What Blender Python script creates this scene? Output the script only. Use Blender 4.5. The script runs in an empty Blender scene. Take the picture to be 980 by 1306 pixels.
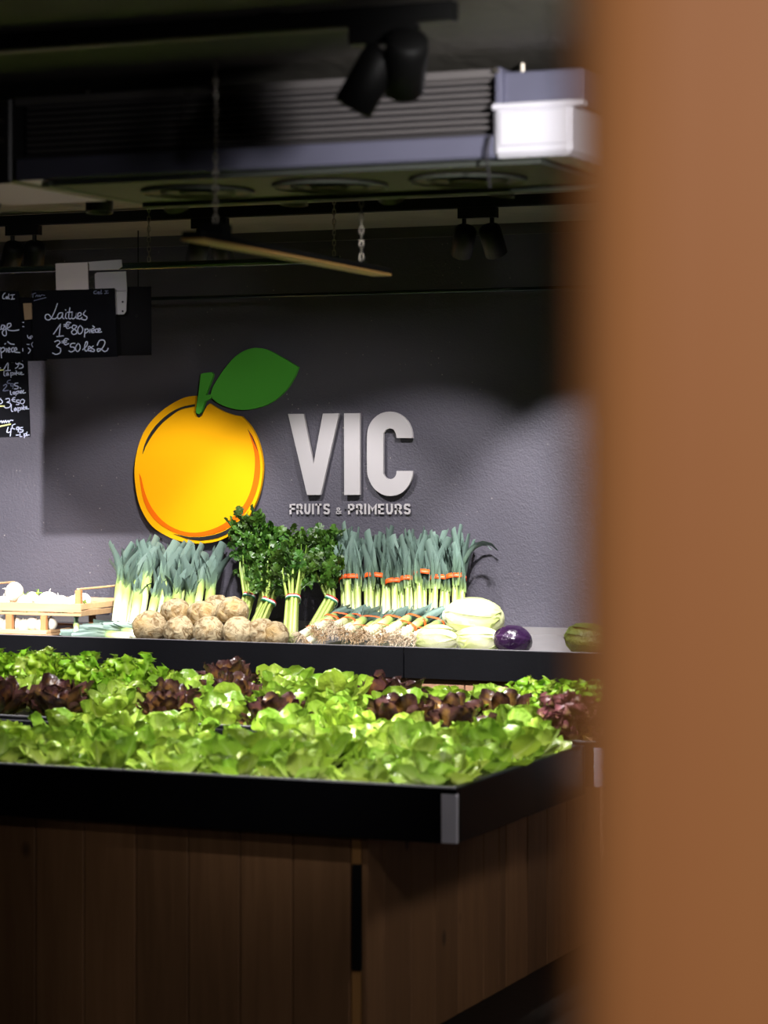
import bpy, math, random
from mathutils import Vector, Matrix, noise
random.seed(11)
SC = bpy.context.scene
COL = SC.collection
PI = math.pi

# ------------------------------------------------------------------ camera
FPX = 3277.0; YAW = math.radians(22.7); HZ = 580.0; CH = 1.68
s_, c_ = math.sin(YAW), math.cos(YAW)
cd = bpy.data.cameras.new('camera'); cam = bpy.data.objects.new('camera', cd); COL.objects.link(cam)
cam.location = (0, 0, CH); cam.rotation_euler = (PI/2, 0, YAW)
cd.sensor_fit = 'VERTICAL'; cd.sensor_height = 36.0; cd.sensor_width = 27.0
cd.lens = FPX/1306.0*36.0
cd.shift_y = -(653.0-HZ)/1306.0
cd.clip_start = 0.05; cd.clip_end = 60
cd.dof.use_dof = True; cd.dof.focus_distance = 10.75; cd.dof.aperture_fstop = 3.4
SC.camera = cam

# ------------------------------------------------------------------ world, exposure
w = bpy.data.worlds.new('world'); SC.world = w; w.use_nodes = True
w.node_tree.nodes['Background'].inputs[0].default_value = (0.55, 0.6, 0.75, 1)
w.node_tree.nodes['Background'].inputs[1].default_value = 0.02
SC.view_settings.view_transform = 'Standard'; SC.view_settings.look = 'None'
SC.view_settings.exposure = 0.0; SC.view_settings.gamma = 1.0
SC.view_settings.use_curve_mapping = False

# lamp table: track heads, (x, y, z of head) -> aim, watts, full cone degrees, blend, colour
COOL = (1.0, 0.97, 0.95)
Y_T1, Y_HID, Y_T2 = 5.05, 6.85, 8.9

# ------------------------------------------------------------------ pixel rays of the photograph onto real planes
def ray(px, py):
    u = (px-490.0)/FPX
    return Vector((-s_+c_*u, c_+s_*u, -(py-HZ)/FPX))
def atY(px, py, Y):
    r = ray(px, py); t = Y/r.y
    return Vector((r.x*t, Y, CH+r.z*t))
def atX(px, py, X):
    r = ray(px, py); t = X/r.x
    return Vector((X, r.y*t, CH+r.z*t))
def atD(px, py, d):
    r = ray(px, py)
    return Vector((r.x*d, r.y*d, CH+r.z*d))

# ------------------------------------------------------------------ materials
MATS = {}
def srgb(r, g, b):
    f = lambda v: (v/255/12.92) if v <= 10 else ((v/255+0.055)/1.055)**2.4
    return (f(r), f(g), f(b), 1)
def newmat(name):
    m = bpy.data.materials.new(name); m.use_nodes = True
    nt = m.node_tree; b = nt.nodes['Principled BSDF']
    MATS[name] = m
    return m, nt, b
def N(nt, t, **kw):
    n = nt.nodes.new(t)
    for k, v in kw.items():
        if hasattr(n, k): setattr(n, k, v)
    return n
def simple(name, col, rough=0.6, metal=0.0, bump=0.0, bscale=60, var=0.0, vscale=8, spec=0.5):
    m, nt, b = newmat(name)
    b.inputs['Roughness'].default_value = rough; b.inputs['Metallic'].default_value = metal
    b.inputs['Specular IOR Level'].default_value = spec
    b.inputs['Base Color'].default_value = col
    tc = N(nt, 'ShaderNodeTexCoord')
    if var:
        nz = N(nt, 'ShaderNodeTexNoise'); nz.inputs['Scale'].default_value = vscale; nz.inputs['Detail'].default_value = 4
        nt.links.new(tc.outputs['Object'], nz.inputs['Vector'])
        mx = N(nt, 'ShaderNodeMix', data_type='RGBA')
        mx.inputs[6].default_value = tuple(c*(1-var) for c in col[:3])+(1,)
        mx.inputs[7].default_value = tuple(min(1, c*(1+var)) for c in col[:3])+(1,)
        nt.links.new(nz.outputs[0], mx.inputs[0]); nt.links.new(mx.outputs[2], b.inputs['Base Color'])
    if bump:
        n2 = N(nt, 'ShaderNodeTexNoise'); n2.inputs['Scale'].default_value = bscale; n2.inputs['Detail'].default_value = 5
        nt.links.new(tc.outputs['Object'], n2.inputs['Vector'])
        bp = N(nt, 'ShaderNodeBump'); bp.inputs['Strength'].default_value = bump; bp.inputs['Distance'].default_value = 0.01
        nt.links.new(n2.outputs[0], bp.inputs['Height']); nt.links.new(bp.outputs[0], b.inputs['Normal'])
    return m
def wood(name, c1, c2, axis=2, rough=0.6, knots=True, gscale=1.0):
    """grain runs along the given local axis; every object gets its own tone"""
    m, nt, b = newmat(name)
    b.inputs['Roughness'].default_value = rough
    tc = N(nt, 'ShaderNodeTexCoord'); oi = N(nt, 'ShaderNodeObjectInfo')
    ad = N(nt, 'ShaderNodeVectorMath', operation='ADD'); mul = N(nt, 'ShaderNodeVectorMath', operation='SCALE')
    cmb = N(nt, 'ShaderNodeCombineXYZ')
    for k in range(3): nt.links.new(oi.outputs['Random'], cmb.inputs[k])
    nt.links.new(cmb.outputs[0], mul.inputs[0]); mul.inputs['Scale'].default_value = 37.0
    nt.links.new(tc.outputs['Object'], ad.inputs[0]); nt.links.new(mul.outputs[0], ad.inputs[1])
    mp = N(nt, 'ShaderNodeMapping'); sc = [34*gscale]*3; sc[axis] = 2.2*gscale; mp.inputs['Scale'].default_value = sc
    nt.links.new(ad.outputs[0], mp.inputs['Vector'])
    nz = N(nt, 'ShaderNodeTexNoise'); nz.inputs['Scale'].default_value = 1.0; nz.inputs['Detail'].default_value = 6; nz.inputs['Distortion'].default_value = 0.6
    nt.links.new(mp.outputs[0], nz.inputs['Vector'])
    mx = N(nt, 'ShaderNodeMix', data_type='RGBA'); mx.inputs[6].default_value = c1; mx.inputs[7].default_value = c2
    nt.links.new(nz.outputs[0], mx.inputs[0])
    out = mx.outputs[2]
    if knots:
        mp2 = N(nt, 'ShaderNodeMapping'); s2 = [6.0]*3; s2[axis] = 4.0; mp2.inputs['Scale'].default_value = s2
        nt.links.new(ad.outputs[0], mp2.inputs['Vector'])
        vo = N(nt, 'ShaderNodeTexVoronoi'); vo.inputs['Scale'].default_value = 1.0
        nt.links.new(mp2.outputs[0], vo.inputs['Vector'])
        rp = N(nt, 'ShaderNodeValToRGB'); rp.color_ramp.elements[0].position = 0.05; rp.color_ramp.elements[0].color = (0.75, 0.75, 0.75, 1)
        rp.color_ramp.elements[1].position = 0.13; rp.color_ramp.elements[1].color = (0, 0, 0, 1)
        nt.links.new(vo.outputs['Distance'], rp.inputs[0])
        m2 = N(nt, 'ShaderNodeMix', data_type='RGBA'); m2.inputs[7].default_value = tuple(x*0.25 for x in c1[:3])+(1,)
        nt.links.new(rp.outputs[0], m2.inputs[0]); nt.links.new(out, m2.inputs[6]); out = m2.outputs[2]
    hs = N(nt, 'ShaderNodeHueSaturation')
    mr = N(nt, 'ShaderNodeMapRange'); mr.inputs['To Min'].default_value = 0.75; mr.inputs['To Max'].default_value = 1.2
    nt.links.new(oi.outputs['Random'], mr.inputs[0]); nt.links.new(mr.outputs[0], hs.inputs['Value']); nt.links.new(out, hs.inputs['Color'])
    nt.links.new(hs.outputs[0], b.inputs['Base Color'])
    bp = N(nt, 'ShaderNodeBump'); bp.inputs['Strength'].default_value = 0.25; bp.inputs['Distance'].default_value = 0.004
    nt.links.new(nz.outputs[0], bp.inputs['Height']); nt.links.new(bp.outputs[0], b.inputs['Normal'])
    return m
def leafmat(name, c0, c1, c2, vein, rough=0.35, trans=0.3, tcol=None, spread=0.25, bumps=0.3, spec=0.5, patch=None, bscale=70):
    """c0 at the leaf's base, c1 over the blade, c2 at the rim; attribute lf = (along, across, random)"""
    m, nt, b = newmat(name)
    b.inputs['Roughness'].default_value = rough; b.inputs['Specular IOR Level'].default_value = spec
    at = N(nt, 'ShaderNodeAttribute', attribute_name='lf'); sx = N(nt, 'ShaderNodeSeparateXYZ')
    nt.links.new(at.outputs['Vector'], sx.inputs[0])
    r1 = N(nt, 'ShaderNodeValToRGB'); e = r1.color_ramp.elements
    e[0].position = 0.1; e[0].color = c0; e[1].position = 0.55; e[1].color = c1
    k = e.new(0.97); k.color = c2
    nt.links.new(sx.outputs[0], r1.inputs[0])
    # rim along the sides
    m1 = N(nt, 'ShaderNodeMix', data_type='RGBA'); m1.inputs[7].default_value = c2
    p = N(nt, 'ShaderNodeMath', operation='POWER'); p.inputs[1].default_value = 5; nt.links.new(sx.outputs[1], p.inputs[0])
    nt.links.new(p.outputs[0], m1.inputs[0]); nt.links.new(r1.outputs[0], m1.inputs[6])
    # mid vein
    m2 = N(nt, 'ShaderNodeMix', data_type='RGBA'); m2.inputs[7].default_value = vein
    lt = N(nt, 'ShaderNodeMapRange'); lt.inputs['From Min'].default_value = 0.0; lt.inputs['From Max'].default_value = 0.16
    lt.inputs['To Min'].default_value = 0.75; lt.inputs['To Max'].default_value = 0.0
    nt.links.new(sx.outputs[1], lt.inputs[0])
    q = N(nt, 'ShaderNodeMath', operation='MULTIPLY'); iv = N(nt, 'ShaderNodeMath', operation='SUBTRACT'); iv.inputs[0].default_value = 1.0
    nt.links.new(sx.outputs[0], iv.inputs[1]); nt.links.new(lt.outputs[0], q.inputs[0]); nt.links.new(iv.outputs[0], q.inputs[1])
    nt.links.new(q.outputs[0], m2.inputs[0]); nt.links.new(m1.outputs[2], m2.inputs[6])
    col = m2.outputs[2]
    tc = N(nt, 'ShaderNodeTexCoord')
    nz = N(nt, 'ShaderNodeTexNoise'); nz.inputs['Scale'].default_value = bscale; nz.inputs['Detail'].default_value = 3
    nt.links.new(tc.outputs['Object'], nz.inputs['Vector'])
    if patch:
        n3 = N(nt, 'ShaderNodeTexNoise'); n3.inputs['Scale'].default_value = 14; nt.links.new(tc.outputs['Object'], n3.inputs['Vector'])
        rp = N(nt, 'ShaderNodeValToRGB'); rp.color_ramp.elements[0].position = 0.48; rp.color_ramp.elements[1].position = 0.62
        nt.links.new(n3.outputs[0], rp.inputs[0])
        m3 = N(nt, 'ShaderNodeMix', data_type='RGBA'); m3.inputs[7].default_value = patch
        nt.links.new(rp.outputs[0], m3.inputs[0]); nt.links.new(col, m3.inputs[6]); col = m3.outputs[2]
    oi = N(nt, 'ShaderNodeObjectInfo'); hs = N(nt, 'ShaderNodeHueSaturation')
    mr = N(nt, 'ShaderNodeMapRange'); mr.inputs['To Min'].default_value = 1-spread; mr.inputs['To Max'].default_value = 1+spread
    nt.links.new(oi.outputs['Random'], mr.inputs[0]); nt.links.new(mr.outputs[0], hs.inputs['Value'])
    mh = N(nt, 'ShaderNodeMapRange'); mh.inputs['To Min'].default_value = 0.485; mh.inputs['To Max'].default_value = 0.515
    sn = N(nt, 'ShaderNodeMath', operation='FRACT'); ml = N(nt, 'ShaderNodeMath', operation='MULTIPLY'); ml.inputs[1].default_value = 7.31
    nt.links.new(oi.outputs['Random'], ml.inputs[0]); nt.links.new(ml.outputs[0], sn.inputs[0]); nt.links.new(sn.outputs[0], mh.inputs[0])
    nt.links.new(mh.outputs[0], hs.inputs['Hue']); nt.links.new(col, hs.inputs['Color'])
    nt.links.new(hs.outputs[0], b.inputs['Base Color'])
    if bumps:
        bp = N(nt, 'ShaderNodeBump'); bp.inputs['Strength'].default_value = bumps; bp.inputs['Distance'].default_value = 0.01
        nt.links.new(nz.outputs[0], bp.inputs['Height']); nt.links.new(bp.outputs[0], b.inputs['Normal'])
    if trans:
        tr = N(nt, 'ShaderNodeBsdfTranslucent'); ms = N(nt, 'ShaderNodeMixShader'); ms.inputs[0].default_value = trans
        if tcol: tr.inputs[0].default_value = tcol
        else: nt.links.new(hs.outputs[0], tr.inputs[0])
        nt.links.new(b.outputs[0], ms.inputs[1]); nt.links.new(tr.outputs[0], ms.inputs[2])
        nt.links.new(ms.outputs[0], nt.nodes['Material Output'].inputs[0])
    return m

# dark plaster wall with pock marks and pale scratches
def wallmat():
    m, nt, b = newmat('dark_plaster'); b.inputs['Roughness'].default_value = 0.55; b.inputs['Specular IOR Level'].default_value = 0.35
    tc = N(nt, 'ShaderNodeTexCoord')
    n1 = N(nt, 'ShaderNodeTexNoise'); n1.inputs['Scale'].default_value = 2.5; n1.inputs['Detail'].default_value = 5
    nt.links.new(tc.outputs['Object'], n1.inputs['Vector'])
    mx = N(nt, 'ShaderNodeMix', data_type='RGBA'); mx.inputs[6].default_value = (0.06, 0.056, 0.074, 1); mx.inputs[7].default_value = (0.086, 0.08, 0.103, 1)
    nt.links.new(n1.outputs[0], mx.inputs[0])
    # pale flecks
    vo = N(nt, 'ShaderNodeTexVoronoi'); vo.inputs['Scale'].default_value = 26; vo.inputs['Randomness'].default_value = 1
    nt.links.new(tc.outputs['Object'], vo.inputs['Vector'])
    rp = N(nt, 'ShaderNodeValToRGB'); rp.color_ramp.elements[0].position = 0.0; rp.color_ramp.elements[0].color = (1, 1, 1, 1)
    rp.color_ramp.elements[1].position = 0.1; rp.color_ramp.elements[1].color = (0, 0, 0, 1)
    nt.links.new(vo.outputs['Distance'], rp.inputs[0])
    n4 = N(nt, 'ShaderNodeTexNoise'); n4.inputs['Scale'].default_value = 4.5; nt.links.new(tc.outputs['Object'], n4.inputs['Vector'])
    r4 = N(nt, 'ShaderNodeValToRGB'); r4.color_ramp.elements[0].position = 0.5; r4.color_ramp.elements[1].position = 0.62
    nt.links.new(n4.outputs[0], r4.inputs[0])
    mu = N(nt, 'ShaderNodeMath', operation='MULTIPLY'); nt.links.new(rp.outputs[0], mu.inputs[0]); nt.links.new(r4.outputs[0], mu.inputs[1])
    m2 = N(nt, 'ShaderNodeMix', data_type='RGBA'); m2.inputs[7].default_value = (0.42, 0.38, 0.36, 1)
    nt.links.new(mu.outputs[0], m2.inputs[0]); nt.links.new(mx.outputs[2], m2.inputs[6]); nt.links.new(m2.outputs[2], b.inputs['Base Color'])
    # relief
    n2 = N(nt, 'ShaderNodeTexNoise'); n2.inputs['Scale'].default_value = 60; n2.inputs['Detail'].default_value = 6
    n3 = N(nt, 'ShaderNodeTexNoise'); n3.inputs['Scale'].default_value = 120; n3.inputs['Detail'].default_value = 3
    for n in (n2, n3): nt.links.new(tc.outputs['Object'], n.inputs['Vector'])
    add = N(nt, 'ShaderNodeMath', operation='ADD'); nt.links.new(n2.outputs[0], add.inputs[0]); nt.links.new(n3.outputs[0], add.inputs[1])
    bp = N(nt, 'ShaderNodeBump'); bp.inputs['Strength'].default_value = 0.4; bp.inputs['Distance'].default_value = 0.005
    nt.links.new(add.outputs[0], bp.inputs['Height']); nt.links.new(bp.outputs[0], b.inputs['Normal'])
wallmat()
simple('ceiling_plaster', srgb(120, 115, 105), 0.85, bump=0.3, bscale=25, var=0.15)
simple('side_wall', (0.06, 0.056, 0.06, 1), 0.8, bump=0.2, var=0.1)
simple('floor_concrete', (0.012, 0.0105, 0.0095, 1), 0.6, spec=.12, bump=0.2, bscale=30, var=0.3)
simple('black_fascia', (0.0032, 0.0032, 0.0045, 1), 0.45, bump=0.05, bscale=90, var=0.3, spec=.12)
simple('rim_highlight', (0.2, 0.19, 0.21, 1), 0.35, var=0.2)  # pale grey standing in for the highlight on the black rims
simple('deck_metal', (0.16, 0.15, 0.155, 1), 0.5, bump=0.08, var=0.15)
simple('corner_metal', (0.75, 0.72, 0.8, 1), 0.45, metal=0.1, var=0.1)
simple('dark_deck', (0.02, 0.02, 0.02, 1), 0.7)
wood('plank_wood', srgb(122, 84, 52), srgb(168, 122, 82), 2)
wood('strip_wood', srgb(190, 130, 70), srgb(215, 160, 95), 2, knots=False)
wood('bench_wood', srgb(150, 110, 85), srgb(185, 140, 110), 2, knots=False)
wood('post_wood', srgb(196, 120, 66), srgb(220, 150, 90), 2, rough=0.5, knots=False, gscale=0.6)
wood('crate_wood', srgb(185, 142, 100), srgb(215, 180, 140), 0, knots=False)
wood('crate_post_wood', srgb(165, 110, 66), srgb(200, 145, 95), 2, knots=False)
wood('batten_wood', srgb(150, 110, 60), srgb(185, 140, 80), 0, knots=False)
simple('black_metal', (0.005, 0.005, 0.005, 1), 0.55, spec=.2)
simple('glossy_rail', (0.03, 0.045, 0.038, 1), 0.18, metal=0.6)
simple('unit_grey', srgb(105, 105, 125), 0.42, metal=0.25, var=0.06)
simple('unit_dark', (0.03, 0.028, 0.03, 1), 0.35, metal=0.3)
simple('unit_face', (0.05, 0.046, 0.048, 1), 0.4, metal=0.2)
simple('slat_grey', (0.24, 0.22, 0.22, 1), 0.32, metal=0.5)
simple('unit_white', srgb(205, 203, 212), 0.4)
simple('under_frame', srgb(70, 76, 66), 0.6)
simple('under_panel', (0.035, 0.04, 0.033, 1), 0.7)
simple('under_grille', (0.05, 0.04, 0.034, 1), 0.7)
simple('chain_metal', (0.32, 0.29, 0.25, 1), 0.35, metal=0.9)
simple('clip_tan', srgb(140, 115, 90), .7)
simple('chalkboard', (0.0045, 0.0045, 0.0065, 1), 0.6, var=0.35, vscale=20, spec=.05)
simple('plain_board', (0.006, 0.0055, 0.0066, 1), 0.6, spec=.06)
simple('chalk_white', srgb(200, 204, 235), 0.9)
simple('chalk_faint', srgb(110, 115, 145), 0.9)
simple('chalk_yellow', srgb(215, 215, 140), 0.9)
simple('white_card', srgb(190, 177, 181), 0.7)
simple('bracket_metal', srgb(175, 170, 178), 0.4, metal=0.2)
simple('sign_orange', (0.82, 0.385, 0.001, 1), 0.6, spec=.15)
simple('sign_dark_orange', (0.72, 0.125, 0.001, 1), 0.6, spec=.15)
simple('sign_black', (0.008, 0.008, 0.01, 1), 0.6)
simple('sign_green', (0.085, 0.42, 0.045, 1), 0.5, spec=.3)
simple('sign_edge', (0.55, 0.5, 0.42, 1), 0.5)
simple('sign_silver', (0.43, 0.405, 0.425, 1), 0.45, metal=0.1)
simple('orange_band', (0.9, 0.10, 0.012, 1), 0.4)
simple('turnip_white', (0.7, 0.67, 0.58, 1), 0.45, bump=0.1, bscale=40)
simple('root_tan', (0.48, 0.34, 0.20, 1), 0.8, var=0.3, vscale=30)
simple('root_pale', (0.62, 0.50, 0.36, 1), 0.8, var=0.2, vscale=30)

def celeriacmat():
    m, nt, b = newmat('celeriac_skin'); b.inputs['Roughness'].default_value = 0.85
    tc = N(nt, 'ShaderNodeTexCoord')
    n1 = N(nt, 'ShaderNodeTexNoise'); n1.inputs['Scale'].default_value = 34; n1.inputs['Detail'].default_value = 6; n1.inputs['Distortion'].default_value = 1.2
    n2 = N(nt, 'ShaderNodeTexNoise'); n2.inputs['Scale'].default_value = 9; n2.inputs['Detail'].default_value = 3
    for n in (n1, n2): nt.links.new(tc.outputs['Object'], n.inputs['Vector'])
    r = N(nt, 'ShaderNodeValToRGB'); e = r.color_ramp.elements
    e[0].position = 0.36; e[0].color = srgb(105, 80, 46); e[1].position = 0.56; e[1].color = srgb(168, 152, 120)
    nt.links.new(n1.outputs[0], r.inputs[0])
    r2 = N(nt, 'ShaderNodeValToRGB'); r2.color_ramp.elements[0].position = 0.5; r2.color_ramp.elements[1].position = 0.75
    nt.links.new(n2.outputs[0], r2.inputs[0])
    mx = N(nt, 'ShaderNodeMix', data_type='RGBA'); mx.inputs[7].default_value = srgb(165, 132, 76)
    nt.links.new(r2.outputs[0], mx.inputs[0]); nt.links.new(r.outputs[0], mx.inputs[6]); nt.links.new(mx.outputs[2], b.inputs['Base Color'])
    bp = N(nt, 'ShaderNodeBump'); bp.inputs['Strength'].default_value = 0.8; bp.inputs['Distance'].default_value = 0.012
    nt.links.new(n1.outputs[0], bp.inputs['Height']); nt.links.new(bp.outputs[0], b.inputs['Normal'])
celeriacmat()
def rampmat(name, stops, rough=0.4, streak=0.12, trans=0.0):
    """colour along attribute lf.x, fine streaks along the length"""
    m, nt, b = newmat(name); b.inputs['Roughness'].default_value = rough
    at = N(nt, 'ShaderNodeAttribute', attribute_name='lf'); sx = N(nt, 'ShaderNodeSeparateXYZ'); nt.links.new(at.outputs['Vector'], sx.inputs[0])
    r = N(nt, 'ShaderNodeValToRGB'); e = r.color_ramp.elements
    e[0].position = stops[0][0]; e[0].color = stops[0][1]; e[1].position = stops[-1][0]; e[1].color = stops[-1][1]
    for p, cc in stops[1:-1]:
        k = e.new(p); k.color = cc
    nt.links.new(sx.outputs[0], r.inputs[0])
    tc = N(nt, 'ShaderNodeTexCoord'); mp = N(nt, 'ShaderNodeMapping'); mp.inputs['Scale'].default_value = (220, 220, 6)
    nt.links.new(tc.outputs['Object'], mp.inputs['Vector'])
    nz = N(nt, 'ShaderNodeTexNoise'); nz.inputs['Scale'].default_value = 1; nt.links.new(mp.outputs[0], nz.inputs['Vector'])
    mr = N(nt, 'ShaderNodeMapRange'); mr.inputs['To Min'].default_value = 1-streak*2; mr.inputs['To Max'].default_value = 1+streak*2
    nt.links.new(nz.outputs[0], mr.inputs[0])
    oi = N(nt, 'ShaderNodeObjectInfo'); m5 = N(nt, 'ShaderNodeMapRange'); m5.inputs['To Min'].default_value = 0.85; m5.inputs['To Max'].default_value = 1.15
    nt.links.new(oi.outputs['Random'], m5.inputs[0])
    mm = N(nt, 'ShaderNodeMath', operation='MULTIPLY'); nt.links.new(mr.outputs[0], mm.inputs[0]); nt.links.new(m5.outputs[0], mm.inputs[1])
    hs = N(nt, 'ShaderNodeHueSaturation'); nt.links.new(mm.outputs[0], hs.inputs['Value']); nt.links.new(r.outputs[0], hs.inputs['Color'])
    nt.links.new(hs.outputs[0], b.inputs['Base Color'])
    return m
rampmat('leek_shaft', [(0.0, srgb(226, 224, 210)), (0.5, srgb(216, 218, 184)), (0.78, srgb(160, 178, 92)), (1.0, srgb(98, 124, 94))])
rampmat('leek_leaf', [(0.0, srgb(130, 152, 84)), (0.2, srgb(92, 114, 96)), (0.6, srgb(98, 119, 111)), (1.0, srgb(108, 130, 121))], 0.45)
rampmat('celery_stalk', [(0.0, srgb(190, 196, 130)), (0.5, srgb(150, 170, 80)), (1.0, srgb(85, 120, 40))], 0.35)
leafmat('celery_leaf', srgb(54, 88, 24), srgb(48, 82, 22), srgb(64, 100, 30), srgb(80, 110, 40), 0.4, 0.12, spread=0.45)
leafmat('lettuce_green', srgb(205, 210, 140), srgb(134, 160, 52), srgb(118, 150, 44), srgb(198, 206, 142), 0.27, 0.28, spec=.8, spread=0.4, bumps=.5)
leafmat('lettuce_pale', srgb(220, 222, 172), srgb(168, 186, 92), srgb(138, 168, 58), srgb(215, 218, 170), 0.27, 0.28, spec=.8, spread=0.35, bumps=.5)
leafmat('lettuce_frisee', srgb(228, 232, 172), srgb(160, 192, 62), srgb(126, 170, 40), srgb(222, 230, 170), 0.33, 0.3, spread=0.25)
leafmat('lettuce_red', srgb(120, 132, 60), srgb(78, 52, 34), srgb(58, 36, 36), srgb(120, 100, 66), 0.24, 0.15, spread=0.4, patch=srgb(112, 80, 36))
leafmat('lettuce_purple', srgb(170, 180, 100), srgb(118, 82, 66), srgb(112, 66, 68), srgb(190, 170, 120), 0.3, 0.2, spread=0.35, patch=srgb(150, 130, 70))
leafmat('cabbage_white', srgb(230, 230, 204), srgb(216, 220, 176), srgb(184, 198, 120), srgb(238, 238, 222), 0.4, 0.08, spread=0.06, bumps=0.5, bscale=30)
leafmat('cabbage_red', srgb(52, 26, 56), srgb(32, 14, 38), srgb(44, 22, 52), srgb(90, 64, 98), 0.22, 0.0, spread=0.15, bumps=0.9, bscale=28)
leafmat('cabbage_savoy', srgb(140, 140, 80), srgb(90, 98, 36), srgb(66, 82, 28), srgb(150, 150, 100), 0.45, 0.1, spread=0.2, bumps=0.9, bscale=60)

# ------------------------------------------------------------------ mesh builder
class MB:
    def __init__(self): self.v = []; self.f = []; self.a = []
    def add(self, vs, fs, at=None):
        o = len(self.v); self.v += [tuple(p) for p in vs]; self.f += [tuple(i+o for i in f) for f in fs]
        self.a += (at if at else [(0, 0, 0)]*len(vs))
        return self
    def box(self, a, b, M=None):
        x0, y0, z0 = a; x1, y1, z1 = b
        vs = [Vector(p) for p in ((x0,y0,z0),(x1,y0,z0),(x1,y1,z0),(x0,y1,z0),(x0,y0,z1),(x1,y0,z1),(x1,y1,z1),(x0,y1,z1))]
        if M: vs = [M @ p for p in vs]
        return self.add(vs, [(0,3,2,1),(4,5,6,7),(0,1,5,4),(1,2,6,5),(2,3,7,6),(3,0,4,7)])
    def bbox(self, a, b, r, M=None):
        """box with chamfered edges"""
        x0, y0, z0 = a; x1, y1, z1 = b
        cx, cy, cz = (x0+x1)/2, (y0+y1)/2, (z0+z1)/2
        hx, hy, hz = (x1-x0)/2, (y1-y0)/2, (z1-z0)/2
        r = min(r, hx*.9, hy*.9, hz*.9)
        vs = []; idx = {}
        for sx in (-1, 1):
            for sy in (-1, 1):
                for sz in (-1, 1):
                    for k in range(3):
                        q = [hx-r, hy-r, hz-r]; q[k] += r
                        idx[(sx, sy, sz, k)] = len(vs)
                        vs.append(Vector((cx+sx*q[0], cy+sy*q[1], cz+sz*q[2])))
        I = idx; fs = []
        for k in range(3):
            o = [j for j in range(3) if j != k]
            for sg in (-1, 1):
                loop = []
                for (p, q) in ((-1,-1),(1,-1),(1,1),(-1,1)):
                    t = [0,0,0]; t[k] = sg; t[o[0]] = p; t[o[1]] = q
                    loop.append(I[(*t, k)])
                fs.append(tuple(loop))
        for k in range(3):      # edges along axis k
            o = [j for j in range(3) if j != k]
            for p in (-1, 1):
                for q in (-1, 1):
                    l = []
                    for sg, seq in ((-1, (o[0], o[1])), (1, (o[1], o[0]))):
                        t = [0,0,0]; t[k] = sg; t[o[0]] = p; t[o[1]] = q
                        for m in seq: l.append(I[(*t, m)])
                    fs.append(tuple(l))
        for sx in (-1, 1):
            for sy in (-1, 1):
                for sz in (-1, 1): fs.append(tuple(I[(sx, sy, sz, k)] for k in range(3)))
        if M: vs = [M @ p for p in vs]
        return self.add(vs, fs)
    def tube(self, path, rad, n=8, caps=True, flat=1.0, at=True):
        path = [Vector(p) for p in path]; m = len(path)
        if not hasattr(rad, '__len__'): rad = [rad]*m
        vs = []; fs = []; A = []
        up = Vector((0, 0, 1))
        d0 = (path[1]-path[0]).normalized()
        if abs(d0.dot(up)) > 0.95: up = Vector((0, 1, 0))
        for i, p in enumerate(path):
            d = (path[min(i+1, m-1)]-path[max(i-1, 0)]).normalized()
            x = d.cross(up).normalized(); y = x.cross(d).normalized()
            for k in range(n):
                a = 2*PI*k/n
                vs.append(p+x*math.cos(a)*rad[i]+y*math.sin(a)*rad[i]*flat); A.append((i/(m-1), 0.5, 0))
        for i in range(m-1):
            for k in range(n):
                fs.append((i*n+k, i*n+(k+1) % n, (i+1)*n+(k+1) % n, (i+1)*n+k))
        if caps: fs += [tuple(range(n))[::-1], tuple((m-1)*n+k for k in range(n))]
        return self.add(vs, fs, A)
    def prism(self, pts, y0, y1, M=None):
        """outline in local x,z, extruded along y"""
        n = len(pts)
        vs = [Vector((p[0], y0, p[1])) for p in pts]+[Vector((p[0], y1, p[1])) for p in pts]
        if M: vs = [M @ p for p in vs]
        fs = [tuple(range(n)), tuple(range(n, 2*n))[::-1]]+[(i, n+i, n+(i+1) % n, (i+1) % n) for i in range(n)]
        return self.add(vs, fs)
    def ribbon(self, pts, wd, y0, y1, cap=0.0):
        """flat stroke of width wd along a polyline in x,z, extruded along y"""
        P = [Vector((p[0], p[1])) for p in pts]; n = len(P)
        L = []; R_ = []
        for i in range(n):
            d = (P[min(i+1, n-1)]-P[max(i-1, 0)])
            if d.length < 1e-9: d = Vector((1, 0))
            d.normalize(); nn = Vector((-d.y, d.x)); k = 1.0
            if 0 < i < n-1:
                e = (P[i]-P[i-1]).normalized(); dn = abs(nn.dot(Vector((-e.y, e.x))))
                k = 1/max(dn, 0.6)
            q = P[i]
            if cap and i == 0: q = q-d*cap
            if cap and i == n-1: q = q+d*cap
            L.append(q+nn*wd/2*k); R_.append(q-nn*wd/2*k)
        vs = []; fs = []
        for i in range(n):
            for q, y in ((L[i], y0), (R_[i], y0), (L[i], y1), (R_[i], y1)): vs.append((q.x, y, q.y))
        for i in range(n-1):
            a, b = 4*i, 4*i+4
            fs += [(a, a+1, b+1, b), (a+2, b+2, b+3, a+3), (a, b, b+2, a+2), (a+1, a+3, b+3, b+1)]
        fs += [(0, 2, 3, 1), (4*n-4, 4*n-3, 4*n-1, 4*n-2)]
        return self.add(vs, fs)
    def mesh(self, name, mat, smooth=False, fix=True):
        me = bpy.data.meshes.new(name); me.from_pydata(self.v, [], self.f)
        a = me.attributes.new('lf', 'FLOAT_VECTOR', 'POINT')
        flat = [x for t in self.a for x in t]
        a.data.foreach_set('vector', flat)
        if mat: me.materials.append(MATS[mat])
        if fix:
            import bmesh
            bm = bmesh.new(); bm.from_mesh(me); bmesh.ops.recalc_face_normals(bm, faces=bm.faces); bm.to_mesh(me); bm.free()
        if smooth: me.polygons.foreach_set('use_smooth', [True]*len(me.polygons))
        me.update()
        return me
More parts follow.
